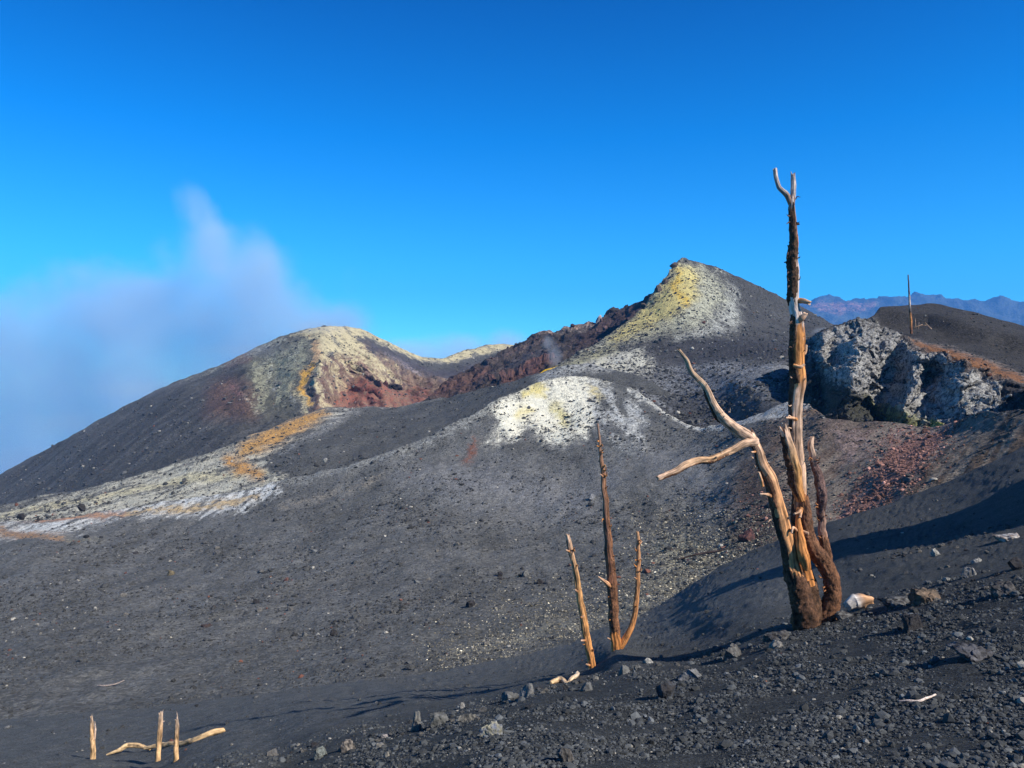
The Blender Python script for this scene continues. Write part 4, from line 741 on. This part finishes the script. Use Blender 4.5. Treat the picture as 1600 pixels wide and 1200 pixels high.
def limb_mesh(name, g, mat, parent):
    n, seg = g['n'], g['seg']; V = g['X'].reshape(-1, 3)
    V = np.vstack([V, g['C'][0] - g['T'][0] * g['r'][0] * 0.3, g['C'][-1] - g['T'][-1] * g['r'][-1] * 0.3])
    i = np.arange(n - 1)[:, None] * seg + np.arange(seg)[None]; j = np.arange(n - 1)[:, None] * seg + (np.arange(seg)[None] + 1) % seg
    Q = np.stack([i, j, j + seg, i + seg], -1).reshape(-1, 4); a_ = np.arange(seg); b_ = (a_ + 1) % seg; e_ = (n - 1) * seg
    tri = [(int(b), int(a), n * seg) for a, b in zip(a_, b_)] + [(int(a + e_), int(b + e_), n * seg + 1) for a, b in zip(a_, b_)]
    me = bpy.data.meshes.new(name); me.from_pydata(V.tolist(), [], [tuple(int(x) for x in f) for f in Q] + tri); me.polygons.foreach_set('use_smooth', [True] * len(Q) + [False] * len(tri))
    col = np.vstack([g['col'], g['col'][:1], g['col'][-1:] * 0.8]); gr = np.vstack([g['grain'], g['grain'][:1], g['grain'][-1:]])
    add_attr(me, 'tone', np.c_[col, np.ones(len(col))], 'COLOR'); add_attr(me, 'grain', np.c_[gr, np.ones(len(gr))], 'COLOR')
    return link(name, me, mat, parent)
def bark_mesh(name, g, t0, t1, ang, width, parent, seed, tone=(0.035, 0.024, 0.018), tone2=(0.11, 0.06, 0.04), thick=0.16, rag=0.5):
    """a sheath of bark left on a limb, ragged at its edges; thin strips also stand in for shade"""
    n, seg = g['n'], g['seg']; q = g['q']; th = np.repeat(np.linspace(0, 2 * np.pi, seg, endpoint=False)[None], n, 0).ravel(); s = np.repeat(g['s'][:, None], seg, 1).ravel()
    span = (t1 - t0); da = np.abs((th - ang + np.pi) % (2 * np.pi) - np.pi)
    m = np.minimum(np.minimum(s - t0, t1 - s) / (0.12 * span), (width - da) / 0.6) + rag * 1.4 * fbm(q, 0.8, 4, seed=seed)
    f = np.clip(m * 1.5, 0, 1); nz = fbm(q * [1, 1, 1.6], 0.35, 4, seed=seed + 3, ridged=True); nz2 = fbm(q, 0.16, 3, seed=seed + 1)
    k = np.where(f > 0.02, 1 + thick * 0.55 * (0.9 + 1.1 * nz + 0.9 * nz2 + 0.5 * fbm(q, 0.07, 2, seed=seed)) * f ** 0.4, 0.9)
    X = (g['C'][:, None] + g['D'] * (g['rr'] * k.reshape(n, seg))[..., None]).reshape(-1, 3)
    i = np.arange(n - 1)[:, None] * seg + np.arange(seg)[None]; j = np.arange(n - 1)[:, None] * seg + (np.arange(seg)[None] + 1) % seg
    Q = np.stack([i, j, j + seg, i + seg], -1).reshape(-1, 4); Q = Q[(f[Q] > 0.02).any(1)]
    used = np.unique(Q); mp = -np.ones(len(X), int); mp[used] = np.arange(len(used)); me = fast_mesh(name, X[used], mp[Q])
    c = np.clip(0.35 + nz * 0.6 + 0.5 * fbm(q, 0.7, 3, seed=seed + 8), 0, 1)[:, None]; col = np.array(tone) * (1 - c) + np.array(tone2) * c
    add_attr(me, 'tone', np.c_[col, np.ones(len(col))][used], 'COLOR'); add_attr(me, 'grain', np.c_[g['grain'] * [1, 1, 5], np.ones(len(col))][used], 'COLOR')
    return link(name, me, mbk, parent)
def empty(name, loc, label, cat, group=None):
    o = bpy.data.objects.new(name, None); COL.objects.link(o); o.location = loc; o.empty_display_size = 0.3; set_props(o, label, cat, group); return o
def pix(pts, d):
    """(px, py, width px, depth offset) -> world points with radius"""
    out = []
    for p in pts:
        dd = d + (p[3] if len(p) > 3 else 0); q = W(p[0], p[1], dd); out.append((q[0], q[1], q[2], p[2] / 2 / F * dd))
    return out
PALEW, TANW, ORW, BRW, GRW, RDW = (0.54, 0.43, 0.36), (0.54, 0.35, 0.23), (0.52, 0.21, 0.06), (0.28, 0.11, 0.04), (0.36, 0.29, 0.25), (0.24, 0.10, 0.05)

# the big forked tree
D1 = 10.0; rt = W(1275, 985, D1); T1 = empty('dead_tree', rt, 'tall forked dead pine with charred foot, bare orange limbs and one very tall pale trunk', 'dead tree')
def limb(name, pts, d, seed, tn, parent, root, barks=(), **kw):
    g = sweep(pix(pts, d), seed, tn, root=root, **kw); o = limb_mesh(name, g, mw, parent)
    for k, b_ in enumerate(barks): bark_mesh('bark', g, *b_[:4], parent=parent, seed=seed + 20 + k, **(b_[4] if len(b_) > 4 else {}))
    return g
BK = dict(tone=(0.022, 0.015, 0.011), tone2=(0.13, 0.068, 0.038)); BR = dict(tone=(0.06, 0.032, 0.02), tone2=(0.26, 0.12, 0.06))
limb('trunk', [(1272, 1000, 36), (1266, 960, 34, .02), (1260, 915, 28, .03), (1255, 880, 22, .02), (1250, 840, 21, .05), (1248, 790, 21, .06), (1247, 740, 21, .06), (1245, 690, 21, .05), (1244, 650, 20, .04), (1246, 600, 22, .03), (1246, 560, 23, .02), (1246, 520, 22, 0), (1246, 500, 18, 0), (1243, 482, 16, 0), (1241, 455, 16), (1241, 432, 17), (1239, 405, 16), (1238, 375, 12), (1238, 345, 10), (1236, 312, 9)], D1, 1.0,
     [(0, BRW), (.12, ORW), (.28, ORW), (.36, TANW), (.56, TANW), (.60, ORW), (.70, ORW), (.72, PALEW), (.82, PALEW), (.9, BRW), (1, GRW)], T1, rt,
     [(-0.05, 0.13, 0, 9, BK), (0.77, 0.885, 0.2, 2.3, dict(BK, thick=0.22, rag=1.1)), (0.865, 0.985, 0.4, 1.9, dict(BK, thick=0.24, rag=0.9)), (0.60, 0.74, 0.35, 0.9, dict(BK, thick=0.16)), (0.585, 0.62, 0.8, 1.2, dict(BK, thick=0.16)), (0.24, 0.62, 0.3, 0.7, dict(BK, thick=0.07, rag=0.8))])  # last thin strip paints shade down the trunk's unlit left side
limb('crown_fork', [(1237, 320, 9), (1228, 303, 8), (1218, 294, 7), (1213, 280, 6.5), (1211, 265, 6)], D1, 2.1, [(0, BRW), (.4, GRW), (1, PALEW)], T1, rt, kink=0.08)
limb('crown_fork', [(1237, 320, 9), (1239, 303, 8), (1240, 288, 8), (1239, 273, 7)], D1, 2.7, [(0, BRW), (.4, PALEW), (1, GRW)], T1, rt)
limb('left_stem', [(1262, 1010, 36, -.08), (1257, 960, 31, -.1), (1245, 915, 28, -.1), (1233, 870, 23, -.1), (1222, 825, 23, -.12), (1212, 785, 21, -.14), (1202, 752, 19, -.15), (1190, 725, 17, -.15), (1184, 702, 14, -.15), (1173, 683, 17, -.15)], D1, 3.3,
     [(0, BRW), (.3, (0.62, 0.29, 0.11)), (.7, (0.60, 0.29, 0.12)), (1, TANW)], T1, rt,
     [(-0.05, 0.36, 0, 9, dict(tone=(0.010, 0.008, 0.007), tone2=(0.18, 0.09, 0.05), thick=0.24, rag=0.9)), (0.66, 0.82, 0.9, 0.8, BR), (0.30, 1.0, 0.35, 0.85, dict(BK, thick=0.07, rag=0.6))], kink=0.08)  # last thin strip: burnt edge, also painted dark as shade on the unlit side
limb('branch', [(1180, 692, 16, -.15), (1165, 680, 19, -.17), (1148, 668, 16, -.2), (1128, 650, 15, -.25), (1112, 624, 11, -.3), (1100, 602, 10, -.32), (1082, 582, 8, -.36), (1072, 562, 7, -.4), (1061, 547, 5, -.42)], D1, 4.4,
     [(0, TANW), (.4, TANW), (1, (0.46, 0.3, 0.18))], T1, rt, [(0.33, 0.62, 0.0, 0.8, dict(BK, thick=0.3))], kink=0.12)
limb('branch', [(1180, 690, 16, -.16), (1165, 693, 12, -.25), (1140, 704, 11, -.35), (1112, 716, 11, -.45), (1085, 722, 11, -.55), (1058, 735, 10, -.62), (1029, 747, 8, -.7)], D1, 5.5,
     [(0, TANW), (.5, (0.48, 0.28, 0.14)), (1, TANW)], T1, rt, [(0.35, 0.95, 0.0, 1.3, dict(BR, thick=0.14, rag=0.8))], kink=0.16)
limb('right_stem', [(1284, 990, 34, .02), (1294, 955, 27, .0), (1301, 925, 22, -.02), (1297, 902, 21, -.04), (1286, 882, 22, -.05), (1270, 858, 21, -.06), (1260, 830, 19, -.06), (1258, 800, 18, -.06), (1256, 780, 14, -.05)], D1, 6.6,
     [(0, BRW), (1, BRW)], T1, rt, [(-0.05, 1.05, 0, 9, dict(BR, thick=0.2, rag=0.6))], kink=0.14)
limb('broken_stem', [(1252, 782, 16, -.06), (1246, 762, 17, -.07), (1241, 738, 18, -.08), (1236, 715, 18, -.09), (1232, 700, 17, -.1), (1227, 678, 14, -.12)], D1, 7.2,
     [(0, ORW), (.5, (0.5, 0.26, 0.09)), (1, TANW)], T1, rt, [(0.15, 1.05, 0.0, 1.5, dict(BK, thick=0.3, rag=0.9))], kink=0.2, jag=1.6)
limb('slender_stem', [(1299, 908, 15, .02), (1294, 880, 15, .02), (1289, 850, 13, .02), (1284, 820, 11, .02), (1281, 795, 12, .02), (1282, 772, 14, .0), (1280, 752, 13, 0), (1275, 730, 10, 0), (1270, 708, 9, 0), (1267, 692, 8, 0), (1269, 684, 5, 0)], D1, 8.1,
     [(0, BRW), (.2, ORW), (.35, (.35, .2, .14)), (.8, (.3, .2, .15)), (1, TANW)], T1, rt, [(-0.02, 0.30, 0, 9, BR), (0.45, 0.85, 0, 9, dict(tone=(0.07, 0.04, 0.035), tone2=(0.2, 0.12, 0.1), thick=0.16, rag=1.2))], kink=0.16)
limb('dead_strip', [(1262, 890, 10, -.2), (1256, 872, 18, -.22), (1251, 845, 15, -.2), (1247, 815, 8, -.15), (1246, 795, 4, -.1)], D1, 9.4, [(0, ORW), (1, ORW)], T1, rt, kink=0.1)
for sd_, pts in enumerate(([(1246, 470, 9), (1255, 470, 8, -.05), (1264, 473, 7, -.1)], [(1247, 502, 10), (1253, 497, 9, -.08), (1258, 491, 7, -.1)], [(1244, 655, 6, -.05), (1236, 653, 5, -.15), (1228, 653, 3, -.2)],
                           [(1252, 795, 7, -.1), (1248, 800, 6, -.2), (1241, 803, 3, -.25)], [(1252, 798, 5, -.15), (1250, 808, 4, -.2)], [(1248, 832, 6, -.15), (1238, 826, 4, -.25), (1237, 832, 3, -.25)], [(1250, 830, 7, -.15), (1262, 833, 4, -.2)],
                           [(1205, 775, 6, -.2), (1198, 773, 5, -.3), (1188, 772, 3, -.3)], [(1243, 556, 7, .1), (1256, 552, 8, .1), (1259, 541, 5, .1)], [(1238, 312, 3), (1243, 311, 2), (1246, 307, 1.5), (1250, 308, 1)], [(1240, 352, 4), (1247, 350, 4)],
                           [(1234, 408, 3), (1226, 410, 2)], [(1236, 388, 3), (1231, 384, 2)], [(1240, 571, 6, -.1), (1251, 573, 6, -.15), (1256, 570, 3, -.15)], [(1192, 760, 5, -.2), (1187, 742, 4, -.2), (1186, 738, 3, -.2)], [(1180, 706, 4, -.2), (1174, 707, 3, -.25)])):
    limb('twig', pts, D1, 30 + sd_, [(0, ORW if sd_ not in (9, 10, 11, 12) else (0.05, .035, .03)), (1, TANW if sd_ not in (9, 10, 11, 12) else (0.05, .035, .03))], T1, rt, seg=8, kink=0.1)

def spurs(line, d, n, seed, parent, root, col, lmin=3, lmax=9):
    r_ = np.random.default_rng(seed); L = np.array(line, float)
    for k in range(n):
        t = r_.uniform(0.02, 0.98) * (len(L) - 1); i = int(t); a_ = L[i] + (L[min(i + 1, len(L) - 1)] - L[i]) * (t - i); sd_ = r_.choice([-1, 1]); ln = r_.uniform(lmin, lmax); wd = a_[2]
        x0 = a_[0] + sd_ * wd * 0.36; limb('twig', [(x0, a_[1], 2.4, -.03), (x0 + sd_ * ln * 0.5, a_[1] - r_.uniform(-2, 3), 1.7, -.05), (x0 + sd_ * ln * 0.8, a_[1] - r_.uniform(-3, 6), 0.8, -.08)], d, seed + k * .37, [(0, col), (1, col)], parent, root, seg=6, kink=0.1)
spurs([(1246, 560, 24), (1246, 500, 20), (1241, 440, 18), (1239, 400, 17), (1238, 330, 10)], D1, 17, 201, T1, rt, (0.09, 0.05, 0.035))
spurs([(1244, 740, 22), (1244, 640, 22), (1246, 580, 24)], D1, 5, 202, T1, rt, TANW); spurs([(1228, 860, 28), (1202, 752, 24), (1180, 700, 18)], D1 - .12, 6, 203, T1, rt, TANW)
spurs([(1160, 675, 16), (1100, 602, 11), (1065, 552, 7)], D1 - .3, 5, 204, T1, rt, TANW, 2, 6); spurs([(1150, 700, 12), (1040, 742, 9)], D1 - .5, 5, 205, T1, rt, TANW, 2, 6)
spurs([(1290, 860, 16), (1282, 780, 14), (1268, 692, 8)], D1, 8, 206, T1, rt, BRW, 3, 7); spurs([(1300, 930, 22), (1286, 882, 22), (1260, 830, 19)], D1 - .05, 7, 207, T1, rt, BRW, 3, 7)
# forked sapling and slanting trunk in the middle distance
D2 = 13.4; r2 = W(968, 1024, D2); T2 = empty('dead_sapling', r2, 'slender dead sapling with a curved second arm, behind the gravel crest', 'dead tree')
limb('trunk', [(967, 1034, 18), (963, 1010, 17), (961, 985, 15), (958, 950, 15), (956, 915, 15), (953, 875, 13.5), (949, 830, 11), (945, 785, 9), (942, 740, 7), (938, 700, 5), (934, 663, 3)], D2, 11.0, [(0, ORW), (.1, ORW), (.2, RDW), (.6, (0.2, 0.10, 0.06)), (.8, (0.34, 0.17, 0.09)), (1, (0.3, 0.18, 0.12))], T2, r2, [(0.12, 0.33, 0, 9, dict(BR, thick=0.08, rag=1.0)), (0.36, 0.8, 3.8, 1.6, dict(BR, thick=0.10, rag=1.0))], kink=0.1)
limb('arm', [(964, 1018, 11), (972, 1008, 10), (983, 988, 9), (992, 960, 8), (996, 925, 7.5), (997, 890, 7), (998, 855, 6), (996, 832, 5)], D2, 12.0, [(0, ORW), (1, (0.45, 0.25, 0.13))], T2, r2, kink=0.12)
limb('stub', [(958, 918, 9), (950, 913, 8, -.05), (943, 907, 5, -.1), (935, 901, 2, -.12)], D2, 13.0, [(0, ORW), (1, TANW)], T2, r2)
for k, (x0, y0, x1, y1) in enumerate(((953, 880, 958, 876), (947, 815, 951, 812), (999, 850, 1003, 846), (995, 905, 991, 902), (956, 1000, 950, 997), (942, 745, 938, 741), (997, 875, 1001, 872), (960, 960, 954, 957))):
    limb('twig', [(x0, y0, 3), (x1, y1, 2)], D2 - .05, 60 + k, [(0, ORW), (1, TANW)], T2, r2, seg=6)
D3 = 12.45; r3 = W(928, 1056, D3); T3 = empty('dead_pole', r3, 'thin slanting bare orange trunk left of the forked sapling', 'dead tree')
limb('trunk', [(929, 1064, 12), (925, 1042, 12), (920, 1012, 11.5), (913, 975, 11), (907, 940, 10), (901, 905, 9), (895, 870, 8), (890, 850, 8), (887, 837, 6)], D3, 14.0, [(0, ORW), (.7, (0.5, 0.27, 0.11)), (1, TANW)], T3, r3, [(0.35, 0.5, 0.3, 0.5, dict(BR, thick=0.1)), (0.85, 0.97, 0.3, 0.7, dict(BR, thick=0.15))], kink=0.08)
spurs([(925, 1042, 12), (905, 930, 10), (890, 850, 8)], D3, 7, 208, T3, r3, ORW, 2, 5)
for k, (x0, y0, x1, y1) in enumerate(((915, 1001, 908, 1001), (922, 1040, 916, 1038), (903, 925, 899, 922), (908, 965, 912, 962), (890, 862, 885, 860))):
    limb('twig', [(x0, y0, 4), (x1, y1, 3)], D3 - .05, 70 + k, [(0, ORW), (1, TANW)], T3, r3, seg=6)

spurs([(961, 985, 15), (953, 875, 13), (942, 740, 7), (936, 680, 4)], D2, 18, 209, T2, r2, ORW, 2, 5); spurs([(983, 988, 9), (997, 900, 8), (996, 840, 5)], D2, 8, 210, T2, r2, ORW, 2, 5)
# far dead tree on the right hill
p = LAYERS['pale_cliff'].surf([1424], [512])[0]; D4 = p[1]; r4 = p; T4 = empty('dead_tree', r4, 'distant thin dead trunk standing alone on the dark hill at right', 'dead tree')
limb('trunk', [(1424, 522, 3.5), (1423, 500, 4), (1422, 485, 3.5), (1421, 465, 3), (1420, 450, 2.4), (1419, 430, 1.8)], D4, 15.0, [(0, RDW), (.3, ORW), (.4, (.05, .04, .035)), (.55, PALEW), (.7, (.12, .1, .1)), (1, (.1, .08, .08))], T4, r4, seg=8, kink=0.06)
for k, q_ in enumerate(([(1431, 514, 1.2), (1430, 498, 1)], [(1435, 514, 1.0), (1436, 504, .8)], [(1428, 512, 1.2), (1441, 507, 1)], [(1445, 504, 1.8), (1455, 514, 1.6)], [(1440, 509, 1), (1449, 508, 1)])):
    g = sweep(pix(q_, D4 - 1.0), 80 + k, [(0, (.2, .13, .08)), (1, TANW)], root=r4, seg=6); o = limb_mesh('broken_branch', g, mw, None); o.location = r4
    set_props(o, ['upright twig just right of the foot of the distant trunk', 'shortest upright twig right of the distant trunk', 'low dark branch lying at the foot of the distant trunk', 'pale slanting branch farthest right of the distant trunk', 'nearly level thin branch between upright twigs and pale slanting branch'][k], 'branch', 'broken branches round the distant trunk')

# posts at the lower left
def post(name, base, pts, d, seed, label, extra=()):
    r_ = W(base[0], base[1], d); E = empty(name, r_, label, 'stump')
    limb('trunk', pts, d, seed, [(0, (0.58, 0.37, 0.18)), (.7, (0.50, 0.31, 0.16)), (1, (0.45, 0.33, 0.24))], E, r_, kink=0.12, seg=14, jag=1.2)
    for k, q_ in enumerate(extra): limb('splinter', q_, d, seed + k + .5, [(0, TANW), (1, PALEW)], E, r_, seg=7)
def dpt(x, y): return float(LAYERS['near_slope'].surf([x], [y])[0][1])
post('broken_stump', (145, 1184), [(145, 1188, 8), (145, 1170, 8), (144, 1150, 7), (143, 1132, 6), (143, 1121, 3)], dpt(145, 1184), 90, 'lone bleached stump at far lower left with a split top', [[(147, 1155, 4), (149, 1140, 3), (148, 1128, 1.5)]])
post('broken_stump', (246, 1190), [(246, 1194, 8), (247, 1172, 8), (249, 1150, 8), (250, 1135, 8), (251, 1118, 7)], dpt(246, 1190), 91, 'round-topped bare stump, left one of the lower left pair', [[(252, 1129, 3), (256, 1127, 2)]])
post('broken_stump', (274, 1192), [(274, 1196, 8), (275, 1175, 8), (275, 1155, 7), (276, 1135, 7), (276, 1128, 5)], dpt(274, 1192), 92, 'spiky-topped bare stump, right one of the lower left pair', [[(276, 1135, 4), (277, 1122, 2.5), (276, 1112, 1)]])
def lying(name, pts, seed, tn, label, cat='fallen branch', layer='near_slope', seg=12, kink=0.15, lift=0.75, barks=()):
    P = LAYERS[layer].surf([q_[0] for q_ in pts], [q_[1] for q_ in pts]); dm = float(P[:, 1].mean()); P[:, 1] = P[:, 1] * 0.3 + dm * 0.7
    w_ = []
    for q_, p in zip(pts, P):
        c = W(q_[0], q_[1], p[1]); w_.append((c[0], c[1], c[2] + q_[2] * lift / F * p[1], q_[2] / 2 / F * p[1]))
    root = w_[0][:3]; g = sweep(w_, seed, tn, root=root, seg=seg, kink=kink); o = limb_mesh(name, g, mw, None); o.location = root; set_props(o, label, cat); return o
YW = [(0, (0.5, 0.36, 0.2)), (1, (0.55, 0.36, 0.18))]
lying('fallen_branch', [(166, 1181, 2), (182, 1178, 6), (198, 1171, 8), (215, 1171, 8), (234, 1173, 3.5)], 101, YW, 'curved half-buried branch lying left of the stump pair')
lying('fallen_branch', [(226, 1173, 5), (250, 1169, 7), (270, 1167, 7), (290, 1166, 6)], 102, YW, 'thin pale branch lying between the two stumps')
lying('fallen_branch', [(280, 1168, 6), (296, 1165, 8), (310, 1161, 9), (325, 1155, 10), (338, 1150, 9), (348, 1146, 7)], 103, YW, 'thick short log right of the stump pair')
lying('fallen_branch', [(694, 1038, 3), (715, 1032, 4.5), (744, 1024, 4)], 104, YW, 'straight yellow stick on the smooth slope in the centre', lift=1.2)
lying('wood_chunk', [(860, 1073, 7), (872, 1069, 9), (884, 1070, 5), (896, 1064, 6), (902, 1058, 7)], 105, [(0, (0.58, 0.38, 0.2)), (1, (0.56, 0.44, 0.32))], 'bone-shaped piece of yellow wood left of the thin slanting trunk', 'wood chunk', kink=0.2)
lying('wood_chunk', [(1324, 960, 16), (1334, 954, 21), (1346, 951, 20), (1357, 947, 13)], 106, [(0, (0.40, 0.38, 0.36)), (.5, (0.46, 0.43, 0.40)), (.75, (0.5, 0.28, 0.15)), (1, (0.5, 0.28, 0.15))], 'white and orange chunk of wood beside the foot of the big tree', 'wood chunk', kink=0.55)
lying('fallen_branch', [(1405, 1101, 2.5), (1420, 1104, 4), (1436, 1105, 4.5), (1450, 1099, 4), (1461, 1092, 3)], 107, [(0, GRW), (1, (0.6, 0.5, 0.42))], 'small pale twig on the gravel at lower right', lift=2.2)
lying('fallen_branch', [(1060, 874, 2), (1090, 867, 3), (1120, 862, 3.5), (1160, 855, 5), (1190, 848, 5), (1222, 838, 6)], 108, [(0, (0.06, 0.04, 0.035)), (1, (0.04, 0.03, 0.03))], 'long dark fallen branch behind the big tree', layer='cinder_bowl', lift=0.3, kink=0.08)
lying('fallen_branch', [(152, 1072, 1.5), (165, 1073, 2.5), (180, 1070, 2), (194, 1064, 1.2)], 109, [(0, GRW), (1, GRW)], 'thin grey twig on the bowl floor above the left stump', layer='cinder_bowl')

# ------------------------------------------------------------------ clouds, steam, haze
def volume_thing(name, mat_name, blobs, d, thick, dens, colr, label, cat, noise_size, nz=0.9, soft=0.0, aniso=0.2, kind='stuff'):
    """blobs: (px, py, rx px, ry px); one closed box that holds a cloud with soft, uneven density"""
    ms = d / F; c = [((b[0] - 800) * ms, (600 - b[1]) * ms, b[2] * ms, b[3] * ms) for b in blobs]
    x0 = min(q[0] - q[2] * 1.25 for q in c); x1 = max(q[0] + q[2] * 1.25 for q in c); z0 = min(q[1] - q[3] * 1.25 for q in c); z1 = max(q[1] + q[3] * 1.25 for q in c)
    V = [(x, y, z) for z in (z0, z1) for y in (d - thick * 1.1, d + thick * 1.1) for x in (x0, x1)]
    me = bpy.data.meshes.new(name); me.from_pydata(V, [], [(0, 2, 3, 1), (4, 5, 7, 6), (0, 1, 5, 4), (1, 3, 7, 5), (3, 2, 6, 7), (2, 0, 4, 6)])
    m = bpy.data.materials.new(mat_name); m.use_nodes = True; t = m.node_tree; N = t.nodes; L = t.links; N.clear()
    out = N.new('ShaderNodeOutputMaterial'); pv = N.new('ShaderNodeVolumePrincipled'); L.new(pv.outputs[0], out.inputs['Volume'])
    pv.inputs['Color'].default_value = (*colr, 1); pv.inputs['Anisotropy'].default_value = aniso
    tc = N.new('ShaderNodeTexCoord'); acc = None
    nzn = N.new('ShaderNodeTexNoise'); nzn.inputs['Scale'].default_value = 1 / noise_size; nzn.inputs['Detail'].default_value = 3; nzn.inputs['Roughness'].default_value = 0.55; L.new(tc.outputs['Object'], nzn.inputs['Vector'])
    for q in c:
        mp = N.new('ShaderNodeMapping'); mp.vector_type = 'TEXTURE'; mp.inputs['Location'].default_value = (q[0], d, q[1]); mp.inputs['Scale'].default_value = (q[2], thick, q[3]); L.new(tc.outputs['Object'], mp.inputs[0])
        ln = N.new('ShaderNodeVectorMath'); ln.operation = 'LENGTH'; L.new(mp.outputs[0], ln.inputs[0])
        r = N.new('ShaderNodeMath'); r.operation = 'SUBTRACT'; r.inputs[0].default_value = 1; L.new(ln.outputs['Value'], r.inputs[1])
        if acc is None: acc = r.outputs[0]
        else:
            mx = N.new('ShaderNodeMath'); mx.operation = 'SMOOTH_MAX'; mx.inputs[2].default_value = 0.35; L.new(acc, mx.inputs[0]); L.new(r.outputs[0], mx.inputs[1]); acc = mx.outputs[0]
    n2 = N.new('ShaderNodeMath'); n2.operation = 'MULTIPLY_ADD'; n2.inputs[1].default_value = nz; n2.inputs[2].default_value = -nz * 0.5 - soft; L.new(nzn.outputs['Fac'], n2.inputs[0])
    ad = N.new('ShaderNodeMath'); ad.operation = 'ADD'; L.new(acc, ad.inputs[0]); L.new(n2.outputs[0], ad.inputs[1])
    mr = N.new('ShaderNodeMapRange'); mr.interpolation_type = 'SMOOTHSTEP'; mr.inputs[1].default_value = 0.0; mr.inputs[2].default_value = 0.65; mr.inputs[3].default_value = 0; mr.inputs[4].default_value = dens; L.new(ad.outputs[0], mr.inputs[0]); L.new(mr.outputs[0], pv.inputs['Density'])
    o = link(name, me, m); set_props(o, label, cat, kind=kind); return o
volume_thing('cloud_bank', 'cloud_vapour', [(-150, 650, 460, 230), (120, 600, 360, 180), (330, 540, 260, 175), (60, 800, 460, 260), (385, 470, 105, 110), (335, 400, 40, 80), (314, 325, 15, 50), (490, 520, 130, 70), (200, 500, 240, 100)],
             4700, 500, 0.0036, (0.74, 0.82, 0.80), 'grey-blue cloud bank rising behind the left cone', 'cloud', 420, nz=1.5, soft=0.08, aniso=-0.1)
volume_thing('cloud_bank', 'cloud_vapour_low', [(640, 560, 100, 42), (720, 556, 70, 40), (792, 545, 50, 36)], 5200, 300, 0.0028, (0.86, 0.88, 0.92), 'low thin blue clouds on the skyline between the two cones', 'cloud', 240, nz=0.7, aniso=-0.2)
volume_thing('steam', 'steam_vapour', [(866, 556, 16, 26), (858, 535, 14, 16), (872, 580, 12, 16)], 150, 1.6, 0.16, (0.9, 0.92, 0.95), 'wisp of steam rising behind the yellow crusts', 'steam', 3.0, nz=1.0)
volume_thing('steam', 'steam_vapour_right', [(1284, 518, 18, 9)], 150, 1.6, 0.16, (0.9, 0.92, 0.95), 'faint steam between the right cone and the pale cliff', 'steam', 2.0, nz=1.0)
volume_thing('steam', 'steam_vapour_left', [(130, 665, 110, 30), (260, 610, 120, 22), (400, 548, 110, 16), (500, 512, 60, 12), (30, 725, 90, 40)], 252, 14, 0.010, (0.9, 0.92, 0.95), 'thin vapour drifting along the left skyline of the large cone', 'steam', 14, nz=1.0)

HX, ZB, ZT = 3920, -642, 470
V = [(x, y, z) for z in (ZB, ZT) for y in (-HX, HX) for x in (-HX, HX)]
me = bpy.data.meshes.new('haze'); me.from_pydata(V, [], [(0, 2, 3, 1), (4, 5, 7, 6), (0, 1, 5, 4), (1, 3, 7, 5), (3, 2, 6, 7), (2, 0, 4, 6)])
m = bpy.data.materials.new('air'); m.use_nodes = True; N = m.node_tree.nodes; N.clear(); out = N.new('ShaderNodeOutputMaterial'); pv = N.new('ShaderNodeVolumePrincipled')
pv.inputs['Color'].default_value = (0.06, 0.40, 1.0, 1); pv.inputs['Density'].default_value = 0.00017; pv.inputs['Anisotropy'].default_value = 0.0
m.node_tree.links.new(pv.outputs[0], out.inputs['Volume']); o = link('haze', me, m); set_props(o, 'thin blue haze filling the air', 'haze', kind='stuff')
